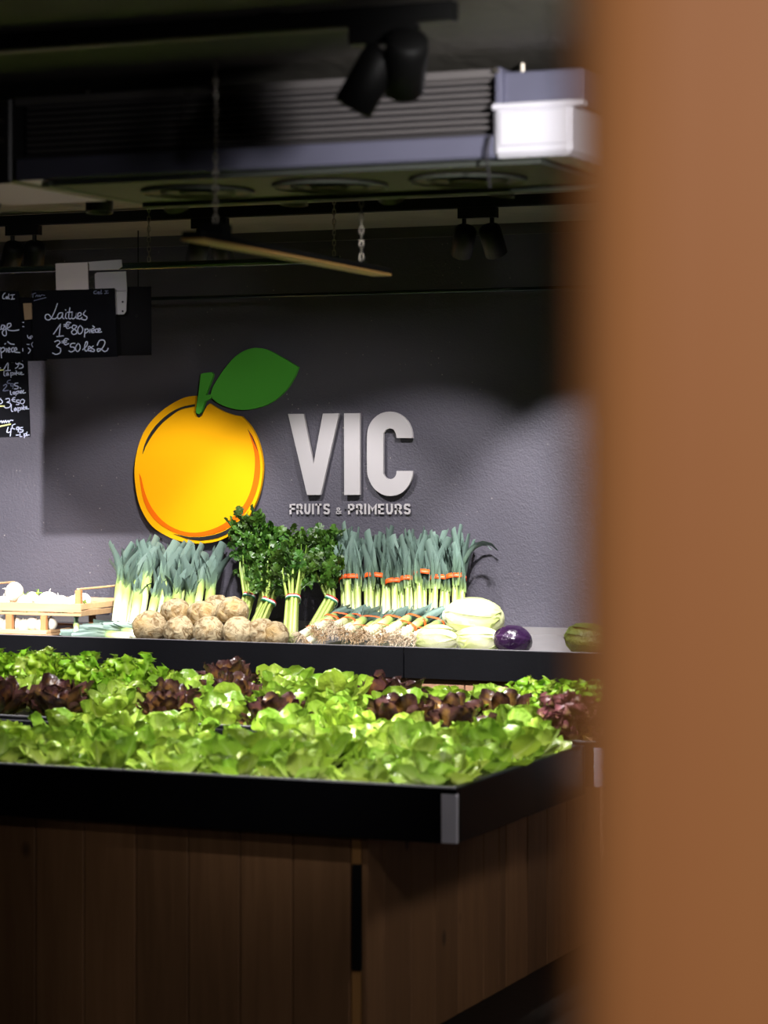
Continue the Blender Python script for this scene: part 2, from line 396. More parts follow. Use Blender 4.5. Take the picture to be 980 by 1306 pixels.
    def obj(self, name, mat, parent=None, smooth=False, fix=True):
        return link(name, self.mesh(name, mat, smooth, fix), parent)
def link(name, data, parent=None, loc=None, rot=None, scale=None):
    o = bpy.data.objects.new(name, data); COL.objects.link(o)
    if parent: o.parent = parent
    if loc is not None: o.location = loc
    if rot is not None: o.rotation_euler = rot
    if scale is not None: o.scale = (scale,)*3 if not hasattr(scale, '__len__') else scale
    return o
def tag(o, label, cat, group=None):
    o['label'] = label; o['category'] = cat
    if group: o['group'] = group
    return o
def thing(name, label, cat, loc=(0, 0, 0), group=None):
    return tag(link(name, None, None, loc), label, cat, group)
def struct(o): o['kind'] = 'structure'; return o
KIDS = {}
def copy_tree(o, parent=None):
    c = o.copy(); COL.objects.link(c); c.parent = parent
    for ch in KIDS_OF(o): copy_tree(ch, c)
    return c
def KIDS_OF(o):
    if o.name not in KIDS: KIDS[o.name] = list(o.children)
    return KIDS[o.name]
def frame_mat(p0, p1, side=None):
    z = (Vector(p1)-Vector(p0)).normalized()
    x = Vector(side) if side else Vector((c_, s_, 0))
    x = (x-z*x.dot(z)).normalized(); y = z.cross(x)
    return Matrix(((x.x, y.x, z.x, p0[0]), (x.y, y.y, z.y, p0[1]), (x.z, y.z, z.z, p0[2]), (0, 0, 0, 1)))
def catmull(pts, k=4, closed=True):
    n = len(pts); out = []
    rng = range(n if closed else n-1)
    for i in rng:
        g = lambda j: pts[j % n] if closed else pts[min(max(j, 0), n-1)]
        p0, p1, p2, p3 = g(i-1), g(i), g(i+1), g(i+2)
        for j in range(k):
            t = j/k
            out.append(tuple(0.5*((2*p1[d])+(-p0[d]+p2[d])*t+(2*p0[d]-5*p1[d]+4*p2[d]-p3[d])*t*t+(-p0[d]+3*p1[d]-3*p2[d]+p3[d])*t**3) for d in range(2)))
    if not closed: out.append(tuple(pts[-1]))
    return out

# ------------------------------------------------------------------ the room
Y_W = 10.06; Z_C = 2.64
X0, X1, YB = -9.0, 2.4, -3.0
struct(MB().box((X0, YB, -0.1), (X1, Y_W+.1, 0)).obj('floor', 'floor_concrete'))
struct(MB().box((X0, YB, Z_C), (X1, Y_W+.1, Z_C+.1)).obj('ceiling', 'ceiling_plaster'))
struct(MB().box((X0, Y_W, 0), (X1, Y_W+.1, Z_C)).obj('wall_back', 'dark_plaster'))
struct(MB().box((X0-.1, YB, 0), (X0, Y_W, Z_C)).obj('wall_left', 'side_wall'))
struct(MB().box((X1, YB, 0), (X1+.1, Y_W, Z_C)).obj('wall_right', 'side_wall'))
struct(MB().box((X0, YB-.1, 0), (X1, YB, Z_C)).obj('wall_front', 'side_wall'))
struct(MB().box((X0, Y_W-.03, Z_C-.045), (X1, Y_W, Z_C)).obj('trim_1', 'side_wall'))

# foreground wooden post, just beside the lens
pp = atD(727, 600, .88)
post = thing('wooden_post', 'smooth orange-brown wooden post standing in the foreground before the produce tables', 'post', (pp.x, pp.y, 0))
post.rotation_euler = (0, 0, YAW-0.10)
m = MB(); W = 0.26; T = 0.12
outl = [(0.030, 0), (W, 0), (W, T), (0.0, T), (0.0, 0.016), (0.004, 0.009), (0.012, 0.003)]
n = len(outl)
m.add([(x, y, 0.0) for x, y in outl]+[(x, y, Z_C) for x, y in outl],
      [tuple(range(n))[::-1], tuple(range(n, 2*n))]+[(i, (i+1) % n, n+(i+1) % n, n+i) for i in range(n)])
m.obj('post_body', 'post_wood', post)

# ------------------------------------------------------------------ track lights
def spot_head(name, parent, mat, aim_local, r=0.042, L=0.13):
    """cylinder head on a swivel: local -Z of the head looks along aim_local"""
    d = Vector(aim_local).normalized()
    q = d.to_track_quat('-Z', 'Y')
    h = link(name, None, parent)
    mb = MB(); n = 20
    prof = [(0.0, L*0.42), (r*0.72, L*0.42), (r*0.95, L*0.36), (r, L*0.2), (r, -L*0.58), (r*0.9, -L*0.58), (r*0.78, -L*0.42), (0.0, -L*0.42)]
    vs = []; fs = []
    for (a, z) in prof:
        for k in range(n): vs.append((a*math.cos(2*PI*k/n), a*math.sin(2*PI*k/n), z))
    for i in range(len(prof)-1):
        for k in range(n): fs.append((i*n+k, i*n+(k+1) % n, (i+1)*n+(k+1) % n, (i+1)*n+k))
    me = MB().add(vs, fs).mesh(name, mat, True)
    COL.objects.unlink(h); bpy.data.objects.remove(h)
    h = link(name, me, parent); h.rotation_mode = 'QUATERNION'; h.rotation_quaternion = q
    return h, d
def lamp(pos, aim, watts, cone, blend=0.4, col=COOL, rad=0.03):
    ld = bpy.data.lights.new('spot_beam', 'SPOT'); ld.energy = watts; ld.spot_size = math.radians(cone); ld.spot_blend = blend
    ld.color = col; ld.shadow_soft_size = rad
    lo = bpy.data.objects.new('spot_beam', ld); COL.objects.link(lo); lo.location = pos
    lo.rotation_euler = (Vector(aim)-Vector(pos)).to_track_quat('-Z', 'Y').to_euler()
    return lo
def track(name, label, Y, x0, x1, z=2.595):
    t = thing(name, label, 'light track', ((x0+x1)/2, Y, z+.04)); L = (x1-x0)/2
    MB().box((-L, -.018, -.04), (L, .018, 0)).obj('track_rail', 'black_metal', t)
    MB().box((-L, -.006, -.043), (L, .006, -.04)).obj('contact_slot', 'unit_dark', t)
    for k in range(4):
        xx = -L*.8+k*L*.53
        MB().box((xx-.02, -.012, 0), (xx+.02, .012, Z_C-(z+.04))).obj('mount_clip', 'black_metal', t)
    return t
track('ceiling_track', 'black ceiling light track in front of the cooling unit', Y_T1, -6.0, -1.95)
track('ceiling_track', 'black ceiling light track hidden behind the cooling unit', Y_HID, -6.0, 1.0)
track('ceiling_track', 'black ceiling light track close to the dark back wall', Y_T2, -7.0, 1.0)
def spotlight(x, Y, label, heads, z=2.555, group=None, rad=.03):
    """fixture of adaptor box, swivel arms and heads; each head: offset x, aim point, watts, cone, blend"""
    f = thing('track_spotlight', label, 'spotlight', (x, Y, z), group)
    MB().box((-.075, -.017, 0), (.075, .017, .0395)).obj('adaptor', 'black_metal', f)
    for (ox, dz, aim, watts, cone, blend, rr, LL) in heads:
        MB().tube([(ox, 0, .005), (ox, 0, dz+.04)], .009, 8).obj('swivel_arm', 'black_metal', f)
        pos = Vector((x+ox, Y, z+dz)); d = Vector(aim)-pos
        h, dn = spot_head('spot_head', f, 'black_metal', d, rr, LL); h.location = (ox, 0, dz)
        if watts: lamp(pos+dn*(LL*0.46), aim, watts, cone, blend, rad=rad)
    return f
K = 1.0
def headL(ox, aim, watts, cone, blend=0.5, dz=-.075, rr=.042, LL=.115): return (ox, dz, aim, watts*K, cone, blend, rr, LL)
# near track: one twin fixture in view, its beam catching the cooling unit's end box
xs = atY(490, 70, Y_T1).x
EB = atY(672, 178, 5.74)
spotlight(xs, Y_T1, 'black twin-headed track spotlight in front of the ribbed cooling unit',
          [headL(.05, (-3.05, 6.85, .84), 75, 30, 1.0, dz=-.035, rr=.047, LL=.14), headL(-.03, (xs-.35, Y_T1-.1, 1.9), 0, 40, dz=-.065, rr=.044, LL=.14)])
spotlight(-.6, Y_T1-1.4, 'black track spotlight beamed at the white end box, with an added plank fill head',
          [headL(-.06, EB+Vector((-.13, 0, 0)), 520, 25, 1.0), headL(.06, (-3.25, 6.5, .3), 44, 100, 1.0)], rad=.1)  # wide second head is an added fill for the front planks
MB().box((-2.2, Y_T1-1.42, 2.595), (0.2, Y_T1-1.38, Z_C)).obj('ceiling_track', 'black_metal')
tag(bpy.data.objects['ceiling_track.003'], 'short black ceiling light track above the shop aisle', 'light track')
spotlight(-.3, 6.2, 'added fill spotlight above the aisle, lighting the plank sides of the lettuce tables', [headL(0, (-2.77, 7.1, .35), 42, 62, 1.0)], rad=.2)  # added lamp outside the view, brightens the side planks
spotlight(-4.5, Y_T1, 'black track spotlight beamed past the chalkboards at the back wall', [headL(0, (-6.4, 10.06, .98), 2100, 29, .7)])
# hidden track: over the lettuce tables
LT = 'black track spotlight tucked behind the cooling unit, lighting lettuces, one added for the chalkboards'
for i, (x, aim, wt, cone) in enumerate((
        (-4.2, (-4.85, 8.27, 2.15), 16, 42), (-3.55, (-3.75, 8.1, .8), 350, 70), (-2.85, (-3.05, 8.1, .8), 330, 70), (-2.2, (-2.8, 8.2, .8), 190, 70), (-5.15, (-4.75, 8.1, .8), 330, 70), (-3.8, (-3.75, 6.72, .8), 200, 84), (-3.15, (-3.15, 6.72, .8), 200, 84), (-2.5, (-2.7, 6.75, .8), 180, 80))):  # first, weak one is added to brighten the chalkboards and cards
    spotlight(x, Y_HID, LT, [headL(0, aim, wt, cone, 0.6)], group='spotlights behind the cooling unit')
# wall track
for (px, lab, hs) in (
        (30, 'black track spotlight on the wall-side track, beside the chalkboard rail', [(-.05, (-6.2, 9.65, .92), 150, 56), (.05, (-5.7, 9.55, .88), 110, 54)]),
        (268, 'black track spotlight on the wall-side track, above the orange fruit sign', [(-.05, (-5.35, 9.82, .95), 190, 62), (.05, (-4.5, 9.85, 1.0), 115, 66)]),
        (610, 'black track spotlight on the wall-side track, near the end of the cooling unit', [(-.055, (-4.1, 9.88, 1.0), 140, 66), (.055, (-3.2, 9.95, 1.0), 270, 66)])):
    x = atY(px, 290, Y_T2).x
    spotlight(x, Y_T2, lab, [headL(ox, aim, wt, cone, 0.45) for ox, aim, wt, cone in hs])
# spot over the photographer's end of the shop, lighting the post
spotlight(0.9, -0.4, 'black ceiling spotlight above the wooden post', [headL(0, (pp.x+.12, pp.y, 1.5), 85, 60, 0.8)])

# ------------------------------------------------------------------ cooling unit under the ceiling
YA = 5.75
pA0 = atY(20, 100, YA); pA1 = atY(636, 60, YA); zb = atY(300, 221, YA).z
xa0, xa1 = pA0.x, pA1.x; zt = 2.6; zbar = zb+.062
xe = xa1+.19
ac = thing('cooling_unit', 'long ribbed metal cooling unit with white end box hanging under the ceiling', 'air conditioner', ((xa0+xa1)/2, YA+.25, zb))
def acp(mb, name, mat, **k):
    o = mb.obj(name, mat, ac, **k); o.location = -Vector(ac.location); return o
acp(MB().box((xa0, YA+.05, zbar), (xa1, YA+.5, zt-.01)), 'casing', 'unit_face')
for k in range(8):
    z = zbar+.018+k*(zt-zbar-.03)/8.0
    acp(MB().bbox((xa0+.02, YA+.022, z), (xa1-.004, YA+.0495, z+.007), .002), 'slat', 'slat_grey')
acp(MB().bbox((xa0, YA-.01, zt-.022), (xa1, YA+.06, zt), .004), 'top_trim', 'slat_grey')
acp(MB().bbox((xa0+.005, YA-.015, zb+.006), (xa1, YA+.5, zbar), .006), 'bottom_bar', 'unit_grey')
acp(MB().bbox((xa0-.32, YA-.02, zb), (xa0-.003, YA+.5, zt), .006), 'end_panel', 'unit_dark')
for z in (zb+.11, zb+.16): acp(MB().tube([(xa0-.03, YA-.028, z), (xa0-.03, YA-.018, z)], .007, 10), 'screw', 'chain_metal')
zm = atY(670, 133, YA).z
acp(MB().bbox((xa1+.012, YA, zm), (xe+.02, YA+.5, zt-.01), .004), 'end_panel', 'unit_grey')
acp(MB().bbox((xa1-.002, YA-.02, zm-.01), (xa1+.014, YA+.5, zt), .003), 'corner_strip', 'unit_grey')
acp(MB().tube([(xa1+.004, YA-.03, zm+.08), (xa1+.004, YA-.018, zm+.08)], .007, 10), 'screw', 'chain_metal')
eb = acp(MB().bbox((xa1-.004, YA-.03, zb+.004), (xe, YA+.5, zm-.004), .012), 'end_box', 'unit_white')
o = MB().bbox((xa1+.014, YA-.036, zb+.03), (xe-.008, YA-.028, zm-.018), .003).obj('cover_plate', 'unit_white', eb)
o = MB().bbox((xa1-.006, YA-.034, zm-.014), (xe+.03, YA-.0, zm+.001), .003).obj('top_flange', 'unit_white', eb)
# underside tray with three round fan grilles and its back frame
xu0 = atY(61, 235, YA).x
acp(MB().box((xu0, YA+.02, zb-.008), (xa1+.1, YA+.5, zb+.004)), 'under_panel', 'under_panel')
for k in range(3):
    cx = xu0+.28+k*(xa1-xu0-.1)/3.0+.02
    g = MB(); n = 28
    g.tube([(cx, YA+.26, zb-.009), (cx, YA+.26, zb-.014)], .15, n)
    fg = acp(g, 'fan_grille', 'under_grille')
    for rr in (.05, .1, .145):
        pts = [(cx+rr*math.cos(2*PI*j/n), YA+.26+rr*math.sin(2*PI*j/n), zb-.016) for j in range(n+1)]
        MB().tube(pts, .003, 5, caps=False).obj('ring', 'under_frame', fg)
acp(MB().bbox((xu0+.005, YA+.5, zb-.022), (xa1+.35, YA+.53, zb+.03), .004), 'back_frame', 'under_frame')
acp(MB().bbox((xu0-.02, YA+.0, zb-.012), (xu0+.005, YA+.53, zb+.004), .003), 'side_frame', 'under_frame')
acp(MB().tube([(xa1-.01, YA+.2, zt), (xa1-.01, YA+.2, Z_C)], .008, 8), 'hanger_rod', 'chain_metal')
acp(MB().tube([(xa0+.1, YA+.2, zt-.02), (xa0+.1, YA+.2, Z_C)], .008, 8), 'hanger_rod', 'chain_metal')
# dangling cable by the end box
cp = [atY(625, 172, YA-.04), atY(622, 188, YA-.045), atY(621, 205, YA-.045), atY(624, 222, YA-.04), atY(625, 240, YA-.035)]
cb = MB().tube([p-cp[0] for p in cp], .0035, 6).obj('cable', 'unit_dark'); cb.location = cp[0]
tag(cb, 'thin dark cable dangling beside the white end box of the cooling unit', 'cable')

# ------------------------------------------------------------------ chains, hanging batten
def link_mesh(l=.022, wd=.011, r=.0018):
    pts = []; n = 12
    for k in range(n+1):
        a = 2*PI*k/n
        pts.append((wd/2*math.cos(a), 0, (l/2-wd/2)*(1 if math.sin(a) >= 0 else -1)*(1 if abs(math.sin(a)) > 1e-6 else 0)+wd/2*math.sin(a)))
    return MB().tube(pts, r, 5, caps=False).mesh('chain_link', 'chain_metal', True)
LM = link_mesh()
def chain(x, y, z0, z1, label):
    t = thing('hanging_chain', label, 'chain', (x, y, z0))
    n = max(2, int((z1-z0)/.0185))
    for k in range(n):
        link('chain_link', LM, t, (0, 0, .011+(z1-z0-.024)*k/(n-1)), (0, 0, PI/2*(k % 2)+.4))
    MB().tube([(0, 0, z1-z0-.014), (0, 0, z1-z0)], .006, 8).obj('ceiling_hook', 'chain_metal', t)
    return t
ZBt = 2.225
b0 = atD(245, 304, (2.195-CH)*FPX/(HZ-304)); b1 = atD(488, 350, (2.195-CH)*FPX/(HZ-350))
v = b1-b0; v.z = 0; Lb = v.length; ang = math.atan2(v.y, v.x)
bt = thing('hanging_batten', 'slim dark hanging batten with a wooden lower edge, hung on two chains', 'light batten', (b0.x, b0.y, 2.19)); bt.rotation_euler = (0, 0, ang)
MB().bbox((0, -.028, .006), (Lb, .028, .022), .003).obj('batten_body', 'black_metal', bt)
MB().bbox((0, -.03, 0), (Lb, .03, .006), .002).obj('wooden_edge', 'batten_wood', bt)
for f, lab, zt_ in ((.105, 'long thin chain hanging in front of the cooling unit, holding the batten', Z_C), (.87, 'thin chain behind the cooling unit holding the far end of the batten', Z_C)):
    p = b0+v*f
    if f < .5: MB().box((Lb*f-.03, -.03, .022), (Lb*f+.03, .03, .05)).obj('end_clamp', 'black_metal', bt); z0 = 2.241
    else: MB().box((Lb*f-.02, -.01, .022), (Lb*f+.02, .01, .03)).obj('end_clamp', 'black_metal', bt); z0 = 2.221
    chain(p.x, p.y, z0, zt_, lab)

# ------------------------------------------------------------------ chalkboard rail and boards
YS = 8.27
ra = atY(-160, 347, YS); rb = atY(430, 321, YS)
zr = (ra.z+rb.z)/2-.016
rl = MB().tube([(ra.x-rb.x, 0, 0), (0, 0, 0)], .0125, 12).obj('sign_rail', 'glossy_rail', None, True); rl.location = (rb.x, YS+.02, zr)
tag(rl, 'dark green glossy rail with chalkboards hanging from it', 'rail')
p = atY(420, 321, YS); 
chain(atY(190, 300, YS+.02).x, YS+.02, zr+.012, Z_C, 'thin chain holding the chalkboard rail beside the plain black panel')
chain(rb.x+.02-.04, YS+.02, zr+.012, Z_C, 'thin chain holding the end of the chalkboard rail behind the batten')
r0 = atY(150, 384, 9.75); r1 = atY(800, 363, 9.75)
r2 = MB().tube([(0, 0, 0), (r1.x-r0.x, 0, 0)], .008, 10).obj('thin_rail', 'glossy_rail', None, True); r2.location = (r0.x, 9.75, (r0.z+r1.z)/2)
tag(r2, 'thin dark green rail hanging in front of the back wall above the letters', 'rail')
for xx, lab in ((r0.x+.1, 'thin rod hanger'), (r1.x-.1, 'thin rod hanger')):
    o = MB().tube([(xx-r0.x, 0, .008), (xx-r0.x, 0, Z_C-(r0.z+r1.z)/2)], .003, 6).obj('rail_hanger', 'black_metal', r2)

def board(name, label, quad, Y, mat, th=.006):
    P = [atY(x, y, Y) for x, y in quad]; c = sum(P, Vector())/4
    t = thing(name, label, 'sign', c)
    MB().prism([(q.x-c.x, q.z-c.z) for q in P], -th/2, th/2).obj('board', mat, t)
    return t, c
def chalk(t, c, Y, strokes, off, sc, mat='chalk_white', wd=1.0, name='chalk_line', grp=True):
    """handwriting: polylines in a crop's pixels -> strokes lying on the board's face"""
    mb = MB(); yy = Y-c.y-.0034
    k = atY(101, 400, Y).x-atY(100, 400, Y).x
    for st in strokes:
        pts = catmull([(x/sc+off[0], y/sc+off[1]) for x, y in st], 3, False) if len(st) > 2 else [(x/sc+off[0], y/sc+off[1]) for x, y in st]
        q = [atY(x, y, Y) for x, y in pts]
        mb.ribbon([(a.x-c.x, a.z-c.z) for a in q], wd*k, yy-.0006, yy+.0002, cap=wd*k*.4)
    return mb.obj(name, mat, t)
S1 = 4.9; O1 = (0, 340)
# the lettuce price board
bR, cR = board('chalkboard', 'black chalkboard with white handwritten lettuce prices, hanging beside a plain panel', [(41, 371), (146, 367.5), (150, 455), (43, 459)], YS-.012, 'chalkboard')
TX = YS-.012
chalk(bR, cR, TX, [
 [(362,232),(345,280),(322,325),(302,334),(286,322),(290,302),(308,300),(326,322),(346,327),(362,316)],
 [(394,290),(376,290),(363,308),(369,326),(386,318),(396,292),(393,318),(404,326)],
 [(416,292),(412,318),(422,326)], [(412,270),(414,273)], [(424,287),(456,284)],
 [(440,258),(432,316),(441,327),(451,318),(454,290),(451,318),(463,327),(476,312),(481,290),(478,318),(488,326)],
 [(488,314),(510,303),(506,288),(492,293),(488,315),(500,329),(516,318)],
 [(538,276),(524,298),(547,316),(538,334),(514,329)]], O1, S1, wd=1.0, name='chalk_word')
chalk(bR, cR, TX, [
 [(338,422),(381,360)], [(381,360),(373,434)], [(358,438),(399,433)],
 [(445,352),(426,347),(413,366),(424,387),(446,379)], [(403,363),(436,360)], [(403,374),(432,371)],
 [(482,372),(462,366),(454,384),(478,399),(481,418),(460,424),(450,408),(468,391),(483,376)],
 [(505,368),(491,385),(490,411),(502,422),(517,408),(519,385),(505,368)],
 [(535,390),(531,441)], [(535,398),(549,389),(556,403),(538,416)], [(566,392),(564,413)],
 [(578,404),(592,398),(588,387),(576,394),(577,411),(591,412)], [(583,371),(594,380)],
 [(612,389),(600,394),(600,409),(612,411)], [(618,403),(630,396),(626,387),(616,394),(619,411),(638,408)]], O1, S1, wd=1.0, name='chalk_word')
chalk(bR, cR, TX, [
 [(345,470),(366,462),(379,475),(357,498),(381,512),(379,538),(353,549),(332,540)],
 [(432,455),(413,450),(400,468),(411,489),(433,481)], [(390,467),(421,464)], [(390,477),(418,474)],
 [(472,480),(448,482),(444,502),(466,505),(469,522),(450,533),(434,527)],
 [(492,480),(477,500),(478,523),(490,531),(503,515),(503,492),(492,480)],
 [(520,520),(546,494),(549,471),(538,475),(531,510),(540,529),(553,520)],
 [(553,516),(569,508),(564,498),(555,505),(558,527),(573,522)], [(586,497),(574,508),(593,520),(588,531),(569,529)],
 [(611,492),(625,463),(651,460),(659,480),(640,514),(616,531),(612,516),(635,515),(655,531),(672,525),(679,511)]], O1, S1, wd=1.0, name='chalk_word')
chalk(bR, cR, TX, [
 [(210,170),(208,192)], [(206,172),(226,166)], [(226,188),(234,178),(240,188),(248,178),(254,188),(262,178),(282,180)], [(216,213),(290,194)],
 [(606,152),(592,156),(590,168),(606,170)], [(620,157),(610,164),(618,171),(622,158),(625,171)], [(636,148),(633,170),(641,168)], [(660,152),(677,152)], [(668,152),(667,168)], [(658,169),(680,166)]],
 O1, S1, 'chalk_faint', .8, 'chalk_word')
bP, cP = board('plain_panel', 'plain black panel without writing hanging beside the lettuce price board', [(147, 366), (192.5, 365.5), (193, 453), (149, 454)], YS+.045, 'plain_board')
q = atY(175, 403, YS+.045); MB().tube([(q.x-cP.x, -.006, q.z-cP.z), (q.x-cP.x, -.0028, q.z-cP.z)], .006, 10).obj('rivet', 'black_metal', bP)
# left boards, partly outside the photograph
bL, cL = board('chalkboard', 'black chalkboard with large white handwriting, above a taller price list', [(-112, 370), (24, 371.5), (28, 462), (-112, 464)], YS-.03, 'chalkboard')
O6 = (0, 360); S6 = 9.8
chalk(bL, cL, YS-.03, [
 [(70,135),(45,160),(40,200),(65,206)], [(97,178),(78,190),(86,206),(98,184),(101,206)], [(118,148),(112,200),(126,206)], [(138,161),(186,155)], [(166,158),(158,206)], [(144,213),(186,208)]], O6, S6, wd=1.0, name='chalk_word')
chalk(bL, cL, YS-.03, [[(-30,602),(14,588)], [(62,540),(30,538),(20,575),(45,587),(66,545),(82,600),(86,655),(65,671),(40,652),(36,620),(62,594),(95,576),(142,546),(136,515),(102,524),(95,576),(120,600),(180,606),(242,596)]], O6, S6, wd=1.15, name='chalk_word')
chalk(bL, cL, YS-.03, [
 [(12,818),(26,944)], [(14,836),(48,814),(66,848),(24,882)], [(85,828),(86,872)], [(104,857),(131,841),(121,820),(103,840),(111,872),(132,868)], [(68,771),(76,767)], [(104,744),(140,770),(184,776)],
 [(176,818),(151,830),(156,869),(176,866)], [(184,857),(216,841),(206,818),(185,835),(191,872),(252,878)]], O6, S6, wd=1.15, name='chalk_word')
bM, cM = board('chalkboard', 'small black chalkboard mostly hidden between two larger chalkboards', [(12, 380), (60, 379), (60, 460), (16, 461)], YS+.012, 'chalkboard')
chalk(bM, cM, YS+.012, [[(290,500),(304,502)], [(290,555),(304,556)], [(350,665),(355,690),(372,701)], [(402,668),(380,685),(390,706),(411,675),(422,701)], [(345,775),(372,778)], [(426,742),(400,775),(416,808)], [(360,822),(387,850),(362,888)], [(290,828),(292,862)]], O6, S6, wd=.9, name='chalk_word')
bK, cK = board('chalkboard', 'tall black chalkboard price list with yellow underlining', [(-112, 462), (35, 455), (38.5, 557), (-112, 561)], YS-.02, 'chalkboard')
O7 = (0, 450); S7 = 10.88
chalk(bK, cK, YS-.02, [
 [(62,226),(122,122)], [(121,124),(117,246)], [(84,249),(152,243)], [(192,94),(165,104),(170,131),(207,126)],
 [(266,120),(236,114),(225,145),(250,158),(270,128),(256,190),(220,216)], [(316,114),(284,120),(280,150),(322,165),(322,205),(274,217)], [(-20,196),(14,212)]], O7, S7, wd=.95, name='chalk_word')
chalk(bK, cK, YS-.02, [
 [(65,252),(61,310),(82,321)], [(116,274),(95,290),(105,316),(121,285),(126,313)], [(155,273),(160,342)], [(158,285),(186,274),(186,306),(160,309)], [(205,273),(205,302)], [(220,296),(246,282),(231,269),(220,290),(236,306)], [(228,248),(240,258)], [(271,271),(255,285),(276,301)], [(284,293),(311,282),(299,267),(285,285),(301,303),(337,298)]], O7, S7, wd=.8, name='chalk_word')
chalk(bK, cK, YS-.02, [[(55,456),(86,438),(101,460),(50,526),(122,520)], [(152,378),(115,390),(110,421),(147,425)], [(192,430),(160,430),(160,461),(196,455),(193,430),(186,496)]], O7, S7, 'chalk_faint', .9, 'chalk_word')
chalk(bK, cK, YS-.02, [[(257,419),(215,425),(215,456),(256,465),(251,496),(208,501)],
 [(150,528),(155,576),(172,581)], [(206,539),(185,555),(205,577),(211,545)], [(225,538),(230,592)], [(230,545),(261,530),(256,566),(232,567)], [(283,484),(296,492)], [(275,530),(280,561),(301,545),(306,524),(290,535),(301,561),(326,540),(336,519),(318,535),(331,560),(362,552)]], O7, S7, wd=.8, name='chalk_word')
chalk(bK, cK, YS-.02, [[(8,636),(42,680),(16,706),(-20,698)], [(88,641),(131,634),(141,670),(104,686),(152,702),(146,750),(90,766),(62,745)], [(217,619),(185,630),(180,665),(217,681)], [(168,651),(212,648)], [(272,655),(240,658),(240,686),(271,691),(266,716),(233,717)], [(320,643),(290,665),(295,702),(331,702),(347,665),(320,643)],
 [(165,718),(165,802),(187,811)], [(226,764),(205,780),(216,806),(231,770),(241,802)], [(255,758),(260,824)], [(258,770),(291,759),(286,796),(262,797)], [(310,753),(312,787)], [(324,776),(346,760),(331,749),(325,780),(346,787)], [(325,728),(335,738)], [(359,748),(365,782),(381,760),(376,744),(370,776),(407,776)]], O7, S7, wd=.9, name='chalk_word')
chalk(bK, cK, YS-.02, [[(-20,950),(0,967),(25,943),(36,971),(55,943),(66,969),(86,938),(96,966),(121,938),(131,966),(151,936),(188,939)],
 [(121,1033),(104,1102),(158,1096)], [(163,1046),(150,1154)], [(217,989),(180,1005),(180,1047),(212,1057)], [(268,1030),(240,1035),(240,1066),(271,1060),(269,1030),(260,1098)], [(322,1034),(290,1040),(290,1066),(327,1071),(316,1098),(278,1100)],
 [(285,1118),(285,1157),(312,1161)], [(340,1123),(345,1178)], [(345,1130),(371,1119),(366,1152),(348,1152)], [(381,1098),(378,1147),(396,1140),(412,1140)], [(232,1141),(262,1140)]], O7, S7, wd=.9, name='chalk_word')
chalk(bK, cK, YS-.02, [[(-20,243),(52,238)], [(-20,742),(66,738)], [(-20,1026),(152,990)]], O7, S7, 'chalk_yellow', 1.3, 'underline')
# clips and cards on the rail
def plate(name, label, cat, polys, Y, mat, th=.003):
    P0 = atY(*polys[0][0], Y); t = thing(name, label, cat, P0)
    for k, poly in enumerate(polys):
        pts = [atY(x, y, Y) for x, y in poly]
        MB().prism([(q.x-P0.x, q.z-P0.z) for q in pts], -th/2, th/2).obj('face_plate' if k == 0 else 'tab', mat, t)
    return t
plate('paper_card', 'blank white card clipped to the rail above the lettuce price board', 'card', [[(71, 336), (112, 334.5), (113, 369), (72, 370)]], YS-.022, 'white_card')
plate('rail_bracket', 'flat pale metal clip on the dark green rail', 'bracket', [[(113, 334), (155, 331), (156, 340), (151, 343.5), (114, 345)]], YS+.002, 'bracket_metal')
br = plate('rail_bracket', 'pale metal bracket with a drilled tab behind the lettuce price board', 'bracket',
      [[(121, 350), (124, 347.5), (161, 346), (162, 371), (122, 373)], [(147, 371), (162, 370.5), (161, 397), (158, 401), (147, 401)]], YS+.012, 'bracket_metal')
for y in (385, 397):
    q = atY(157, y, YS+.012)-br.location; MB().tube([(q.x, -.0045, q.z), (q.x, -.0005, q.z)], .0035, 8).obj('hole', 'black_metal', br)
plate('wooden_clip', 'small tan wooden clip between the chalkboards', 'clip', [[(30, 387), (41, 386.5), (42, 407), (32, 408)]], YS-.002, 'clip_tan', .008)

# ------------------------------------------------------------------ fruit emblem and letters on the wall
YE = Y_W-.028
def smp(pts, k=4): return catmull(pts, k)
def crop(pts, sc, ox, oy): return [(x/sc+ox, y/sc+oy) for x, y in pts]
def onwall(pts, Y, c): return [((q := atY(x, y, Y)).x-c.x, q.z-c.z) for x, y in pts]
ce = atY(255, 600, YE)
em = thing('fruit_emblem', 'large orange fruit emblem with green stem and leaf on the dark wall', 'emblem', ce)
arc = [(215,212),(180,228),(140,255),(105,290),(80,330),(63,380),(55,435),(58,490),(68,540),(85,580),(110,615),(145,640),(185,658),(230,668),(280,668),(325,658),(365,635),(400,600),(425,560),(443,515),(453,465),(455,420),(448,375),(435,335),(415,300),(390,272)]
top = [(365,268),(335,258),(310,245),(290,232),(281,240),(273,255),(266,270),(256,277),(245,273),(240,260),(243,238),(245,208)]
body = catmull([(245,208)]+arc, 4, False)+top[:-1]
def epart(name, pts, y0, y1, mat):
    m = MB().prism(onwall(crop(pts, 2.45, 150, 420), YE, ce), y0, y1)
    return m.obj(name, mat, em)
epart('fruit_body', body, -.006, .012, 'sign_orange')
epart('dark_crescent', catmull([(70,450),(80,520),(100,570),(130,605),(175,632),(220,645),(270,645),(320,633),(360,612),(395,580),(425,535),(443,480),(448,430),(442,380),(425,335),(411,316)], 3, False) +
      catmull([(425,360),(432,400),(430,450),(420,500),(400,545),(370,580),(330,610),(280,630),(230,635),(180,622),(140,595),(108,555),(88,510),(76,462)], 3, False), -.0085, -.006, 'sign_dark_orange')
